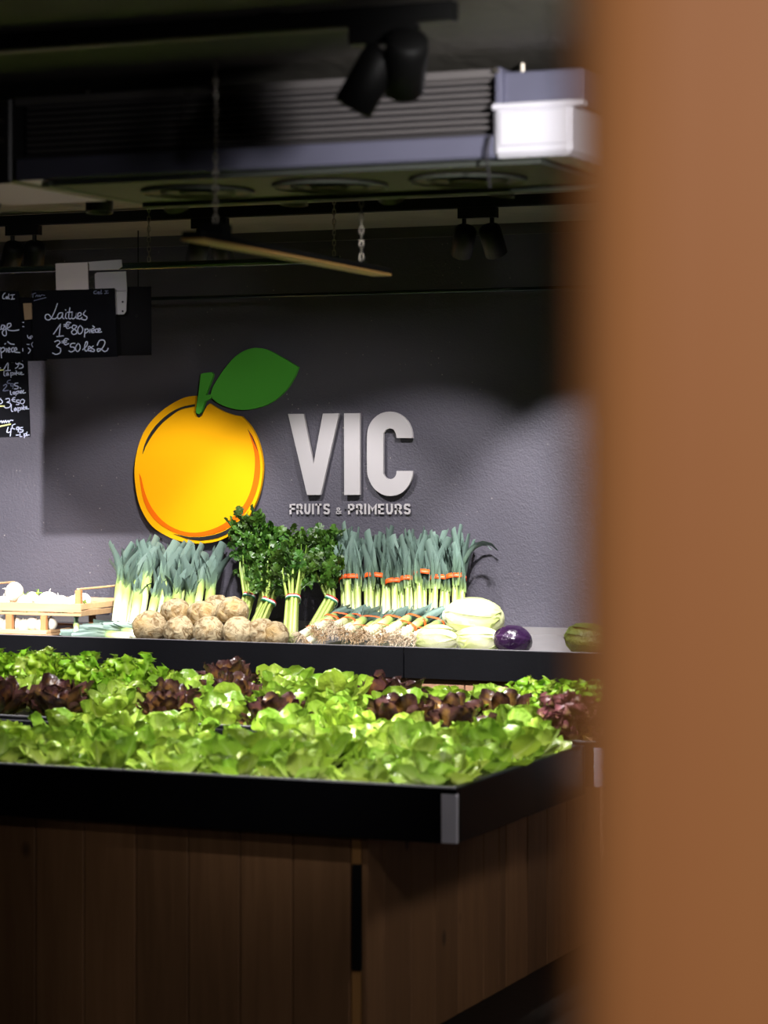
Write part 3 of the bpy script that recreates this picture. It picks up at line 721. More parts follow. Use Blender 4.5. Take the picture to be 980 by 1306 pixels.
epart('black_crescent', catmull([(178,639),(230,656),(280,658),(330,646),(375,616),(412,568)], 4, False)+catmull([(395,588),(360,616),(320,637),(270,648),(225,649)], 4, False), -.0095, -.006, 'sign_black')
epart('black_arc', catmull([(244,234),(200,244),(160,266),(125,298),(100,333),(86,366),(81,390)], 4, False)+catmull([(90,367),(108,336),(135,301),(165,274),(200,251),(244,241)], 4, False), -.0095, -.006, 'sign_black')
epart('black_arc', catmull([(409,312),(425,336),(437,366),(442,384)], 4, False)+catmull([(434,364),(423,339)], 3, False), -.0095, -.006, 'sign_black')
epart('stem', [(262,140),(270,137),(295,134),(300,140),(299,148),(277,206),(291,204),(297,210),(292,216),(275,225),(264,258),(256,265),(248,262),(247,250),(255,200)], -.006, .012, 'sign_green')
epart('leaf', catmull([(293,203),(300,180),(318,150),(340,118),(370,85),(400,66),(435,58),(475,66),(520,90),(550,108)], 3, False)+[(566,118)]+catmull([(556,145),(535,180),(505,212),(470,235),(430,248),(390,252),(350,245),(315,230),(297,214)], 3, False), -.006, .012, 'sign_green')
for p in ((200, 560), (320, 640), (290, 480)):   # stand-offs fixing the plates to the wall
    q = atY(p[0], p[1], YE)-ce; MB().tube([(q.x, .012, q.z), (q.x, Y_W-ce.y-.001, q.z)], .012, 8).obj('standoff', 'sign_black', em)

cl_ = atY(447, 632, YE)
vt = thing('large_lettering', 'three large pale grey capital letters standing off the dark wall', 'lettering', cl_)
S8 = 5.444; O8 = (360, 515)
def lpart(parent, c, name, mb, mat='sign_silver'): return mb.obj(name, mat, parent)
V_ = [(43,70),(152,70),(220,420),(285,68),(398,66),(270,632),(176,633)]
lpart(vt, cl_, 'letter', MB().prism(onwall(crop(V_, S8, *O8), YE, cl_), -.004, .01))
lpart(vt, cl_, 'letter', MB().prism(onwall(crop([(432,66),(542,65),(543,632),(434,633)], S8, *O8), YE, cl_), -.004, .01))
C_o = [(910,238),(902,180),(870,115),(815,70),(750,54),(685,68),(630,112),(600,170),(592,240),(592,440),(600,510),(635,580),(690,625),(750,640),(820,625),(872,580),(902,520),(911,466)]
C_i = [(797,466),(793,495),(775,517),(748,523),(725,515),(708,490),(705,460),(705,230),(710,200),(727,178),(748,171),(775,178),(792,205),(797,238)]
Cp = catmull(C_o, 3, False)+catmull(C_i, 3, False)
lpart(vt, cl_, 'letter', MB().prism(onwall(crop(Cp, S8, *O8), YE, cl_), -.004, .01))
for x, y in ((400, 610), (450, 600), (480, 590), (382, 540)):
    q = atY(x, y, YE)-cl_; MB().tube([(q.x, .01, q.z), (q.x, Y_W-cl_.y-.001, q.z)], .006, 8).obj('standoff', 'sign_black', vt)

YE0 = YE; YE = Y_W-.011; cs = atY(447, 656, YE)
st = thing('small_lettering', 'row of small pale grey capitals and an ampersand under the large letters', 'lettering', cs)
GL = {  # centre lines in a 0..1 box, y down
 'F': [[(0,1),(0,0),(1,0)], [(0,.48),(.85,.48)]], 'R': [[(0,1),(0,0),(.6,0),(.95,.12),(.95,.4),(.6,.52),(0,.52)], [(.5,.52),(1,1)]],
 'U': [[(0,0),(0,.75),(.25,1),(.75,1),(1,.75),(1,0)]], 'I': [[(.5,0),(.5,1)]], 'T': [[(0,0),(1,0)], [(.5,0),(.5,1)]],
 'S': [[(1,.2),(.85,.02),(.5,0),(.15,.02),(0,.2),(.05,.4),(.5,.5),(.95,.6),(1,.8),(.85,.98),(.5,1),(.15,.98),(0,.8)]],
 'P': [[(0,1),(0,0),(.6,0),(.95,.12),(.95,.42),(.6,.55),(0,.55)]], 'M': [[(0,1),(0,0),(.5,.62),(1,0),(1,1)]], 'E': [[(1,0),(0,0),(0,1),(1,1)], [(0,.5),(.85,.5)]],
 '&': [[(1,1),(.2,.3),(.2,.08),(.45,0),(.68,.1),(.65,.3),(.1,.65),(.08,.88),(.35,1),(.7,.9),(.95,.5)]]}
row = [('F',52,92),('R',100,143),('U',155,196),('I',206,222),('T',230,273),('S',287,331),('&',371,413),('P',458,503),('R',514,559),('I',569,586),('M',598,656),('E',669,708),('U',723,769),('R',783,832),('S',846,892)]
for ch, xl, xr in row:
    small = ch == '&'; wd = 5.5 if small else 12.6
    y0, y1 = (720, 767) if small else (694, 767); h = wd/2
    mb = MB()
    for stx in GL[ch]:
        pts = [((xl+h+(xr-xl-2*h)*a), (y0+h+(y1-y0-2*h)*b)) for a, b in stx]
        wp = onwall(crop(pts, S8, *O8), YE, cs)
        k = (atY(451, 650, YE).x-atY(450, 650, YE).x)/S8
        mb.ribbon(wp, wd*k, -.001, .004, cap=(0 if small else h*k*.98) if len(stx) < 9 else 0)
    mb.obj('letter', 'sign_silver', st)
for x in (380, 440, 505):
    q = atY(x, 650, YE)-cs; MB().tube([(q.x, .004, q.z), (q.x, Y_W-cs.y-.001, q.z)], .004, 6).obj('standoff', 'sign_black', st)

# ------------------------------------------------------------------ produce bench along the wall
YBF = 9.37; ZR = atY(400, 822, YBF).z; HB = .122
bx0, bx1 = -8.2, -1.6
def deck_z(y): return ZR-.03+(y-YBF)*(.045/(Y_W-YBF))
bn = thing('produce_bench', 'long produce bench with black front rim and wooden panels along the wall', 'display bench', ((bx0+bx1)/2, YBF+.3, 0))
def pt(par, mb, name, mat, **k):
    o = mb.obj(name, mat, par, **k); o.location = -Vector(par.location); return o
jx = atY(515, 830, YBF).x
for a, b in ((bx0, jx-.0015), (jx+.0015, bx1)):
    pt(bn, MB().bbox((a, YBF, ZR-HB), (b, YBF+.022, ZR), .0025), 'rim_board', 'black_fascia')
    pt(bn, MB().box((a, YBF+.003, ZR), (b, YBF+.02, ZR+.0015)), 'rim_highlight_strip', 'rim_highlight')  # thin pale strip, a highlight painted along the rim top
pt(bn, MB().add([(bx0, YBF+.022, deck_z(YBF)), (bx1, YBF+.022, deck_z(YBF)), (bx1, Y_W-.012, deck_z(Y_W)), (bx0, Y_W-.012, deck_z(Y_W)),
                 (bx0, YBF+.022, deck_z(YBF)-.02), (bx1, YBF+.022, deck_z(YBF)-.02), (bx1, Y_W-.012, deck_z(Y_W)-.02), (bx0, Y_W-.012, deck_z(Y_W)-.02)],
                [(0,1,2,3),(7,6,5,4),(0,4,5,1),(1,5,6,2),(2,6,7,3),(3,7,4,0)]), 'deck', 'deck_metal')
pt(bn, MB().box((bx0, Y_W-.012, deck_z(Y_W)-.02), (bx1, Y_W-.001, deck_z(Y_W)+.03)), 'upstand', 'deck_metal')
xx = atY(283, 860, YBF+.07).x; pw = atY(437, 865, YBF+.07).x-xx
xs_ = xx-6*pw
while xs_ < bx1:
    a, b = max(xs_, bx0), min(xs_+pw-.004, bx1)
    if b > a: 
        o = MB().bbox((a-(a+b)/2, -.009, 0), (b-(a+b)/2, .009, ZR-HB-.002), .002).obj('front_panel', 'bench_wood', bn); o.location = Vector(((a+b)/2, YBF+.045, 0))-Vector(bn.location)
    xs_ += pw
pt(bn, MB().box((bx0, YBF+.056, .02), (bx1, YBF+.07, ZR-HB)), 'carcass', 'dark_deck')

# ------------------------------------------------------------------ lettuce tables
XA1, YA0 = atY(582, 1005, 6.441).x, 6.441
ZA = CH-(1005-HZ)*((XA1*-s_)+YA0*c_)/FPX; HA = .152; XA0 = -5.1; YA1 = 7.545
def table(name, label, x0, x1, y0, y1, z, h, left_open=True):
    t = thing(name, label, 'display table', ((x0+x1)/2, (y0+y1)/2, 0))
    pt(t, MB().bbox((x0, y0, z-h), (x1, y0+.024, z), .003), 'rim_board', 'black_fascia')
    pt(t, MB().bbox((x1-.024, y0+.0245, z-h), (x1, y1-.0245, z), .003), 'rim_board', 'black_fascia')
    pt(t, MB().bbox((x0, y1-.024, z-h), (x1, y1, z), .003), 'rim_board', 'black_fascia')
    pt(t, MB().bbox((x0, y0+.0245, z-h), (x0+.024, y1-.0245, z), .003), 'rim_board', 'black_fascia')
    pt(t, MB().box((x0+.024, y0+.024, z-.10), (x1-.024, y1-.024, z-.075)), 'deck', 'dark_deck')
    pt(t, MB().box((x0, y0+.004, z), (x1-.004, y0+.012, z+.0015)), 'rim_highlight_strip', 'rim_highlight')  # painted highlight line on top of the front rim
    pt(t, MB().bbox((x1-.042, y0-.0025, z-h+.002), (x1+.0025, y0+.0, z-.018), .001), 'corner_plate', 'corner_metal')
    pt(t, MB().bbox((x1, y0-.0, z-h+.002), (x1+.0025, y0+.012, z-.018), .001), 'corner_plate', 'corner_metal')
    return t
def boards_y(t, seams, Y, z1, th=.018, mat='plank_wood'):
    for a, b in zip(seams[:-1], seams[1:]):
        w2 = (b-a)/2-.0015
        o = MB().bbox((-w2, 0, 0), (w2, th, z1), .0025).obj('plank', mat, t); o.location = Vector(((a+b)/2, Y, .0))-Vector(t.location)
def boards_x(t, seams, X, z1, th=.018, mat='plank_wood'):
    for a, b in zip(seams[:-1], seams[1:]):
        w2 = (b-a)/2-.0015
        o = MB().bbox((-th, -w2, 0), (0, w2, z1), .0025).obj('plank', mat, t); o.location = Vector((X, (a+b)/2, .0))-Vector(t.location)
tA = table('lettuce_table', 'lettuce table with wide black rim and metal corner plate over plank sides', XA0, XA1, YA0, YA1, ZA, HA)
YPL = YA0+.06; XPL = -2.77
sm = [atY(p, 1150, YPL).x for p in (-18, 45, 107, 173, 240, 306, 373, 447)]
wpl = sm[1]-sm[0]
pre = []
x = sm[0]
while x-wpl > XA0+.1: x -= wpl; pre.insert(0, x)
boards_y(tA, pre+sm, YPL, ZA-HA-.002)
xc0 = atY(447, 1150, YPL).x
o = MB().bbox((-.0, -.0, 0), (XPL-.02-xc0-.002, .018, ZA-HA-.002), .002).obj('corner_strip', 'strip_wood', tA); o.location = Vector((xc0+.001, YPL+.004, 0))-Vector(tA.location)
h0 = atY(450, 1237, YPL); h1 = atY(462, 1103, YPL)
o = MB().bbox((0, -.008, 0), (h1.x-h0.x, .006, h1.z-h0.z), .002).obj('recess_pull', 'black_metal', tA); o.location = Vector((h0.x, YPL, h0.z))-Vector(tA.location)
sx_ = [atX(p, 1150, XPL).y for p in (490, 525, 555, 585, 617)]+[YA1+.011]
sx_ = [YPL+.0] + sx_
boards_x(tA, sx_, XPL, ZA-HA-.002)
pt(tA, MB().box((XA0+.1, YPL+.024, .01), (XPL-.022, YA1-.06, ZA-HA)), 'carcass', 'dark_deck')
YB0 = YA1+.025; YB1 = 8.62; XB1 = XA1+.06; ZB = ZA+.008
tB = table('lettuce_table', 'lettuce table standing between the front lettuce table and the wall bench', XA0-.6, XB1, YB0, YB1, ZB, .14)
sB = [XPL-.02-wpl*k for k in range(19)][::-1]
boards_y(tB, sB, YB0+.06, ZB-.142)
pt(tB, MB().box((sB[0], YB0+.08, .01), (XPL-.022, YB1-.06, ZB-.141)), 'carcass', 'dark_deck')
boards_x(tB, [YB0-.012]+[atX(p, 1100, XPL).y for p in (646, 673, 698, 723)]+[YB1-.2, YB1-.04], XPL, ZB-.142)

# ------------------------------------------------------------------ lettuces
def leaf_mesh(name, mat, L, W, e0, curl, cup, ruf, freq, seed, nu=8, nv=6, neck=.25, tipx=3.5, tw=0.0):
    rnd = random.Random(seed); ph = rnd.uniform(0, 6); ph2 = rnd.uniform(0, 6)
    vs = []; A = []; fs = []
    x = z = 0.0
    for i in range(nu+1):
        u = i/nu; e = e0+curl*u
        if i: x += math.cos(e)*L/nu; z += math.sin(e)*L/nu
        wv = W/2*(neck*(1-u)**1.5+(u**.7)*max(0, 1-u**tipx)**.55)
        if i == nu: wv = W*.12
        nx, nz = -math.sin(e), math.cos(e)
        for j in range(nv+1):
            v = 2*j/nv-1; av = abs(v)
            lift = cup*wv*av**1.8+ruf*W*(av**2*.8+.2*u)*(math.sin(freq*u*3+ph+v*2.2)+.6*math.sin(freq*u*5.1+ph2-v*3))*.5*(.25+u)
            lift += ruf*W*.35*noise.noise((u*4+seed, v*2.5, seed*.7))
            back = 0.10*W*(1-av**2)*u*(1 if u > .8 else .3)
            y = wv*v*(1-.12*cup*av)+tw*u*W*.3
            vs.append((x+nx*lift+math.cos(e)*back*0, y, z+nz*lift)); A.append((u, av, seed % 7/7))
    for i in range(nu):
        for j in range(nv):
            a = i*(nv+1)+j; fs.append((a, a+1, a+nv+2, a+nv+1))
    return MB().add(vs, fs, A).mesh(name, mat, True, fix=False)
def make_kind(mat, kind, mats2=None):
    """rings of shared leaf meshes"""
    if kind == 'butter':
        return [
          (8, [leaf_mesh('leaf', mat, .152, .142, .06, .62, .34, .11, 2.6, s, 10, 8) for s in (1, 2, 3, 12)], .02),
          (7, [leaf_mesh('leaf', mat, .136, .134, .45, .80, .44, .12, 2.8, s, 10, 8) for s in (4, 5, 6, 13)], .022),
          (6, [leaf_mesh('leaf', mats2 or mat, .110, .114, .85, 1.0, .52, .12, 2.8, s, 10, 8) for s in (7, 8, 9)], .024),
          (4, [leaf_mesh('leaf', mats2 or mat, .085, .088, 1.1, 1.35, .6, .12, 2.8, s, 8, 6) for s in (10, 11)], .03)]
    if kind == 'frill':
        return [
          (9, [leaf_mesh('leaf', mat, .150, .118, .25, .5, .25, .26, 8.5, s, 16, 10) for s in (21, 22, 23)], .03),
          (9, [leaf_mesh('leaf', mat, .138, .110, .65, .6, .3, .28, 9, s, 16, 10) for s in (24, 25, 26)], .04),
          (9, [leaf_mesh('leaf', mats2 or mat, .118, .098, 1.0, .7, .35, .28, 9, s, 16, 10) for s in (27, 28)], .045),
          (6, [leaf_mesh('leaf', mats2 or mat, .100, .08, 1.35, .5, .4, .27, 9, s, 14, 8) for s in (29, 30)], .05)]
    if kind == 'oak':
        return [
          (8, [leaf_mesh('leaf', mat, .160, .115, .15, .7, .25, .16, 3.6, s, 9, 6) for s in (31, 32, 33)], .03),
          (8, [leaf_mesh('leaf', mat, .145, .105, .6, .6, .3, .17, 3.8, s, 9, 6) for s in (34, 35, 36)], .035),
          (6, [leaf_mesh('leaf', mats2 or mat, .120, .09, 1.0, .5, .35, .18, 4, s, 9, 6) for s in (37, 38)], .04),
          (4, [leaf_mesh('leaf', mats2 or mat, .09, .07, 1.35, .4, .4, .16, 4, s, 9, 6) for s in (39, 40)], .045)]
core_m = {}
def proto(name, rings, seed):
    rnd = random.Random(seed)
    root = link(name, None)
    for ri, (cnt, meshes, zo) in enumerate(rings):
        a0 = rnd.uniform(0, 6)
        for k in range(cnt):
            a = a0+2*PI*k/cnt+rnd.uniform(-.25, .25)
            link('leaf', rnd.choice(meshes), root, (math.cos(a)*(.012 if ri < 3 else .02), math.sin(a)*(.012 if ri < 3 else .02), zo+rnd.uniform(-.008, .01)),
                 (rnd.uniform(-.3, .3), -rnd.uniform(-.16, .2), a+(PI if ri == 3 else 0)), rnd.uniform(.85, 1.12))
    m = MB(); 
    m.tube([(0, 0, -.004), (0, 0, .02), (0, 0, .05)], [.02, .026, .014], 8).obj('stump', 'turnip_white', root, True)
    return root
RK = {'green': make_kind('lettuce_green', 'butter', 'lettuce_pale'), 'pale': make_kind('lettuce_pale', 'butter'), 'frisee': make_kind('lettuce_frisee', 'frill', 'lettuce_pale'),
      'red': make_kind('lettuce_red', 'oak'), 'purple': make_kind('lettuce_purple', 'frill')}
NM = {'green': 'butterhead_lettuce', 'pale': 'butterhead_lettuce', 'frisee': 'curly_lettuce', 'red': 'red_lettuce', 'purple': 'frilly_lettuce'}
LAB = {('green', 'A'): 'green butterhead lettuce on the table with the metal corner plate', ('pale', 'A'): 'pale yellow-green butterhead lettuce on the table with the metal corner plate',
       ('green', 'B'): 'green butterhead lettuce on the table beside the wall bench', ('pale', 'B'): 'pale yellow-green butterhead lettuce on the table beside the wall bench',
       ('frisee', 'B'): 'bright green curly lettuce on the table beside the wall bench', ('frisee', 'A'): 'bright green curly lettuce on the front table',
       ('red', 'B'): 'dark red-brown lettuce among the green ones beside the wall bench', ('red', 'A'): 'dark red-brown lettuce on the table with the metal corner plate',
       ('purple', 'B'): 'frilly purple and green lettuce at the open corner of the table'}
PROTO = {}; USED = set()
for k in RK: PROTO[k] = [proto(NM[k], RK[k], 100+i*7+hash(k) % 1 + len(k)) for i in range(3)]
def lettuce(kind, tb, x, y, z, sc, seed, tl=.22):
    rnd = random.Random(seed)
    p = PROTO[kind][rnd.randrange(3)]
    if p.name in USED: o = copy_tree(p)
    else: KIDS_OF(p); USED.add(p.name); o = p
    o.location = (x, y, z); o.rotation_euler = (rnd.uniform(-tl, tl), rnd.uniform(-tl, tl), rnd.uniform(0, 6.28)); o.scale = (sc, sc, sc*rnd.uniform(.9, 1.1))
    tag(o, LAB[(kind, tb)], 'lettuce', LAB[(kind, tb)].replace(' lettuce ', ' lettuces '))
    return o
rl_ = random.Random(5)
def to_px(p):
    d = -p[0]*s_+p[1]*c_; xc = p[0]*c_+p[1]*s_
    return 490+xc/d*FPX, HZ-(p[2]-CH)/d*FPX
SHORT = {'green': 'green butterhead lettuce', 'pale': 'pale butterhead lettuce', 'frisee': 'bright curly lettuce', 'red': 'dark red lettuce', 'purple': 'frilly purple lettuce'}
ROWN = ['first', 'second', 'third', 'fourth', 'fifth']
ORDN = ['first', 'second', 'third', 'fourth', 'fifth', 'sixth', 'seventh', 'eighth', 'ninth', 'tenth', 'eleventh', 'twelfth', 'thirteenth', 'fourteenth', 'fifteenth', 'sixteenth', 'seventeenth', 'eighteenth', 'nineteenth', 'twentieth']
# front table: rows front to back
i = 0
for r, yy in enumerate((YA0+.175, YA0+.355, YA0+.55, YA0+.76, YA0+.96)):
    cnt = 0; x = XA1-.125-(.05 if r % 2 else 0)
    while x > XA0+.15:
        px, py = to_px((x, yy, ZA))
        if px > -330:
            kind = 'green' if rl_.random() < .62 else 'pale'
            zz = ZA-.073+(.0, .004, .008, .012, .012)[r]+rl_.uniform(-.006, .012)
            sc = rl_.uniform(.9, 1.1)
            if r == 0: sc *= .86; zz += .014
            if r >= 2 and px < 92: sc *= (.7, .55, .5)[r-2]
            elif r >= 2 and 272 < px < 338: sc *= (.8, .62, .55)[r-2]
            elif r >= 3: sc *= .95
            o = lettuce(kind, 'A', x, yy+rl_.uniform(-.03, .03)*(r > 0), zz, sc, i, .22 if r else .09); i += 1; cnt += 1
            o['label'] = '%s, %s row behind corner-plate rim, %s from the open end' % (SHORT[kind], ROWN[r], ORDN[cnt-1])
        x -= rl_.uniform(.185, .215)
for r, yy in enumerate((YB0+.14, YB0+.34, YB0+.55, YB0+.77, YB0+.95)):
    cnt = 0; x = XB1-.14-(.1 if r % 2 else 0)
    while x > XA0-.5:
        px, py = to_px((x, yy, ZB+.06))
        if px > -330:
            if r == 0: kind = 'purple' if px > 712 else 'green' if px > 615 else 'red' if px > 505 else 'green' if px > 425 else 'red' if px > 325 else 'green' if px > 285 else 'red' if px > 165 else 'green' if px > 118 else 'red'
            elif r == 1: kind = 'purple' if px > 720 else 'pale' if px > 600 else 'red' if px > 530 else 'green' if px > 420 else 'red' if px > 360 else 'green' if px > 265 else 'red' if px > 205 else 'pale' if px > 140 else 'red' if px > 85 else 'pale'
            elif r == 2: kind = 'frisee' if px > 660 else 'red' if px > 590 else 'green' if px > 500 else 'red' if px > 445 else 'green' if px > 310 else 'red' if px > 255 else 'green' if px > 165 else 'frisee'
            else: kind = 'frisee' if px > 670 else 'pale' if px > 600 else 'green' if px > 500 else 'red' if px > 455 else 'green' if px > 300 else 'red' if px > 265 else 'pale' if px > 170 else 'frisee'
            zz = ZB-.075+(.015, .03, .04, .04, .03)[r]+rl_.uniform(-.012, .015)
            sc = rl_.uniform(.92, 1.12)*(1.08 if kind == 'frisee' else .92 if kind == 'red' else 1)
            if px > 440 and r > 1: zz -= .025
            o = lettuce(kind, 'B', x, yy+rl_.uniform(-.03, .03), zz, sc, i); i += 1; cnt += 1
            o['label'] = '%s, %s row before the wall bench, %s from the wooden post' % (SHORT[kind], ROWN[4-r], ORDN[cnt-1])
        x -= rl_.uniform(.19, .22)
for k in PROTO:
    for p in PROTO[k]:
        if p.name not in USED:
            for c in list(p.children): bpy.data.objects.remove(c)
            bpy.data.objects.remove(p)

# ------------------------------------------------------------------ celeriac
def blob(name, mat, r, seed, amp=.12, sub=3, sq=(1, 1, .92), fr=2.2):
    import bmesh
    bm = bmesh.new(); bmesh.ops.create_icosphere(bm, subdivisions=sub, radius=1)
    for v in bm.verts:
        d = v.co.normalized()
        k = 1+amp*noise.noise(d*fr+Vector((seed*3.1, 0, 0)))+amp*.45*noise.noise(d*fr*3.3+Vector((0, seed*2.3, 0)))+amp*.22*noise.noise(d*fr*8+Vector((0, 0, seed)))
        v.co = Vector((d.x*sq[0], d.y*sq[1], d.z*sq[2]))*k*r
    me = bpy.data.meshes.new(name); bm.to_mesh(me); bm.free()
    me.materials.append(MATS[mat]); me.polygons.foreach_set('use_smooth', [True]*len(me.polygons))
    return me
CEL = [(192, 800, 22.5, 0), (229, 804.5, 19.5, 0), (267, 805.5, 20, 0), (305, 806.5, 20.5, 0), (334, 804, 19, 1), (352, 806, 17, 1),
       (223.5, 780.5, 18.5, 2), (259, 785, 19.5, 2), (297, 781, 20.5, 2), (277, 775, 17.5, 3)]
for k, (px, py, rp, lay) in enumerate(CEL):
    Y = {0: YBF+.105, 1: YBF+.13, 2: YBF+.17, 3: YBF+.235}[lay]
    p = atY(px, py, Y); dpt = -p.x*s_+p.y*c_; r = rp*dpt/FPX*1.03
    if lay in (0, 1): p.z = deck_z(Y)+r*.86
    o = link('celeriac', blob('celeriac', 'celeriac_skin', r, k+3, .10, 4), None, p, (random.uniform(-.4, .4), random.uniform(-.4, .4), random.uniform(0, 6)))
    ow = ['first', 'second', 'third', 'fourth', 'first', 'second', 'first', 'second', 'third', ''][k]
    tag(o, {0: 'knobbly beige celeriac in the lower row of the heap, %s from the loose leeks' % ow, 1: 'knobbly beige celeriac at the foot of the celery bunches, %s after the heap' % ow, 2: 'knobbly beige celeriac on the upper row of the heap, %s from the loose leeks' % ow, 3: 'knobbly beige celeriac at the back of the heap, half hidden behind two others'}[lay], 'celeriac',
        None if lay == 3 else {0: 'celeriacs in the lower row', 1: 'celeriacs by the celery', 2: 'celeriacs in the upper row'}[lay])
    rt = MB(); rr = random.Random(k)
    for j in range(9):
        a = rr.uniform(0, 6.28); d = Vector((math.cos(a)*.6, math.sin(a)*.6, -1)).normalized()
        rt.tube([d*r*.8, d*r*.98+Vector((rr.uniform(-1, 1), rr.uniform(-1, 1), 0))*.01], [.005, .002], 5)
    rt.obj('root_stubs', 'celeriac_skin', o)

# ------------------------------------------------------------------ leeks
def strap_mesh(L, W, bend, fold, seed, cut=True, nu=7, droop=0.0):
    rnd = random.Random(seed); vs = []; A = []; fs = []
    x = z = 0.0; e = 0.0; tw = rnd.uniform(-.35, .35)
    for i in range(nu+1):
        u = i/nu; e = bend*u*u+droop*max(0, u-.45)**1.3*4
        if i: x += math.sin(e)*L/nu; z += math.cos(e)*L/nu
        wv = W/2*(.75+.5*math.sin(PI*min(1, u*1.1))**1)*(1 if u < .85 or cut else (1-u)/.15+.1)
        f = fold*(1-.6*u)
        for j in range(5):
            v = j/2-1
            yy = wv*v*math.cos(f*.5); off = abs(v)*wv*math.sin(f)
            ca, sa = math.cos(tw*u), math.sin(tw*u)
            lx = -off*math.cos(e)*0+(-off); 
            px_, py_ = lx*ca-yy*sa, lx*sa+yy*ca
            dz = (v*.012+ (.006 if j % 2 else 0))*(1 if i == nu else 0)
            vs.append((x+px_*math.cos(e), py_, z-px_*math.sin(e)*.3+dz)); A.append((u, abs(v), 0))
    for i in range(nu):
        for j in range(4):
            a = i*5+j; fs.append((a, a+1, a+6, a+5))
    return MB().add(vs, fs, A).mesh('leaf', 'leek_leaf', True, fix=False)
STRAPS = [strap_mesh(1.0, .17+.03*(k % 3), .02+.06*(k % 4), .7, k) for k in range(8)]
DROOPS = [strap_mesh(1.0, .16, .35, .6, 50+k, droop=.9) for k in range(3)]
SHAFTS = []
for k in range(3):
    m = MB(); m.tube([(0, 0, 0), (0, 0, .015), (0, 0, .05), (0, 0, .3), (0, 0, .6), (0, 0, .85), (0, 0, 1.0)], [.55, .95, 1.0, .95, .98, 1.1, 1.0], 12, True)
    # tube lengthwise unit, radius unit: scaled per leek
    SHAFTS.append(m.mesh('shaft', 'leek_shaft', True))
def hair_roots(seed, r=.022, L=.035, n=60, mat='root_tan'):
    rnd = random.Random(seed); m = MB()
    for j in range(n):
        a = rnd.uniform(0, 6.28); q = rnd.random()**.5
        b = Vector((math.cos(a)*q*r*.7, math.sin(a)*q*r*.7, 0))
        d = Vector((math.cos(a)*q*1.2+rnd.uniform(-.5, .5), math.sin(a)*q*1.2+rnd.uniform(-.5, .5), -1)).normalized()
        l = L*rnd.uniform(.5, 1.1)
        k1 = b+d*l*.5+Vector((rnd.uniform(-1, 1), rnd.uniform(-1, 1), rnd.uniform(-1, 1)))*.005
        k2 = b+d*l+Vector((rnd.uniform(-1, 1), rnd.uniform(-1, 1), rnd.uniform(-.5, 1.5)))*.011
        m.tube([b, k1, k2], [.0016, .0014, .0008], 3, False)
    return m.mesh('roots', mat)
ROOTS = [hair_roots(k, mat='root_tan' if k % 2 else 'root_pale') for k in range(4)]
def leek_parts(parent, M, H, fs, r, seed, nl=6, fan=.45, spread=.9, roots=False, wide=1.0, sub=False):
    """M places the base and axis; H total length; fs share of it that is shaft"""
    rnd = random.Random(seed)
    sh = link('leek' if sub else 'shaft', rnd.choice(SHAFTS), parent)
    sh.matrix_basis = M @ Matrix.Diagonal((r, r, H*fs, 1))
    out = [sh]
    def put(name, me, Mx):
        o = link(name, me, sh if sub else parent); o.matrix_basis = Mx
        if sub: o.matrix_parent_inverse = sh.matrix_basis.inverted()
        out.append(o)
    for k in range(nl):
        t = (k/(nl-1)-.5)*2 if nl > 1 else 0
        L = H*(1-fs)*rnd.uniform(.82, 1.06)*(1.12-.12*abs(t))
        az = (0 if t >= 0 else PI)+rnd.uniform(-.7, .7)*spread
        tilt = abs(t)*fan*rnd.uniform(.6, 1.05)
        z0 = H*fs*(.97-.09*abs(t))-H*.03
        wx = wide*rnd.uniform(.85, 1.15)*H*.9/ max(L, .01)*.45
        Ml = M @ Matrix.Translation((0, 0, z0)) @ Matrix.Rotation(az, 4, 'Z') @ Matrix.Translation((r*.35*abs(t), 0, 0)) @ Matrix.Rotation(tilt, 4, 'Y') @ Matrix.Diagonal((L*wx*1.0, L*wx*1.15, L, 1))
        put('leaf', rnd.choice(STRAPS), Ml)
    if roots:
        put('roots', ROOTS[rnd.randrange(4)], M @ Matrix.Rotation(rnd.uniform(0, 6), 4, 'Z'))
    return out
def leek(label, base, tip, H=None, fs=.5, r=.017, seed=0, group=None, roots=False, nl=6, fan=.4, wide=1.0):
    base, tip = Vector(base), Vector(tip); H = H or (tip-base).length
    t = thing('leek', label, 'leek', base, group); t.rotation_mode = 'QUATERNION'
    Mw = frame_mat(base, tip); t.rotation_quaternion = Mw.to_quaternion()
    leek_parts(t, Matrix.Identity(4), H, fs, r, seed, nl, fan, roots=roots, wide=wide)
    return t
# standing loose leeks on the left: (base px, base y, tip px, tip y, layer)
ORD = ['first', 'second', 'third', 'fourth', 'fifth', 'sixth', 'seventh', 'eighth', 'ninth', 'tenth', 'eleventh', 'twelfth', 'thirteenth', 'fourteenth', 'fifteenth', 'sixteenth']
LK = [(146, 795, 160, 690, 1), (160, 797, 190, 683, 0), (176, 797, 197, 684, 0), (186, 797, 208, 720, 1), (168, 800, 182, 722, 1), (200, 795, 222, 686, 0), (218, 790, 232, 716, 1),
      (222, 793, 240, 690, 0), (236, 790, 252, 695, 0), (247, 788, 262, 698, 0), (261, 785, 277, 696, 0), (206, 800, 222, 728, 1), (153, 800, 168, 700, 1), (238, 795, 246, 722, 1)]
LK.sort()
GL1 = 'loose leeks leaning on the wall'
for k, (ax, ay, bx_, by_, lay) in enumerate(LK):
    Yb = YBF+.33-.09*lay; Yt = Y_W-.05-.07*lay
    b = atY(ax, ay, Yb); b.z = deck_z(Yb)+.002
    t = atY(bx_, by_, Yt)
    leek('loose leek leaning on the wall, %s from the turnip crate' % ORD[k], b, t, None, random.uniform(.55, .63), random.uniform(.017, .022), 200+k, GL1, fan=.34, wide=1.35)
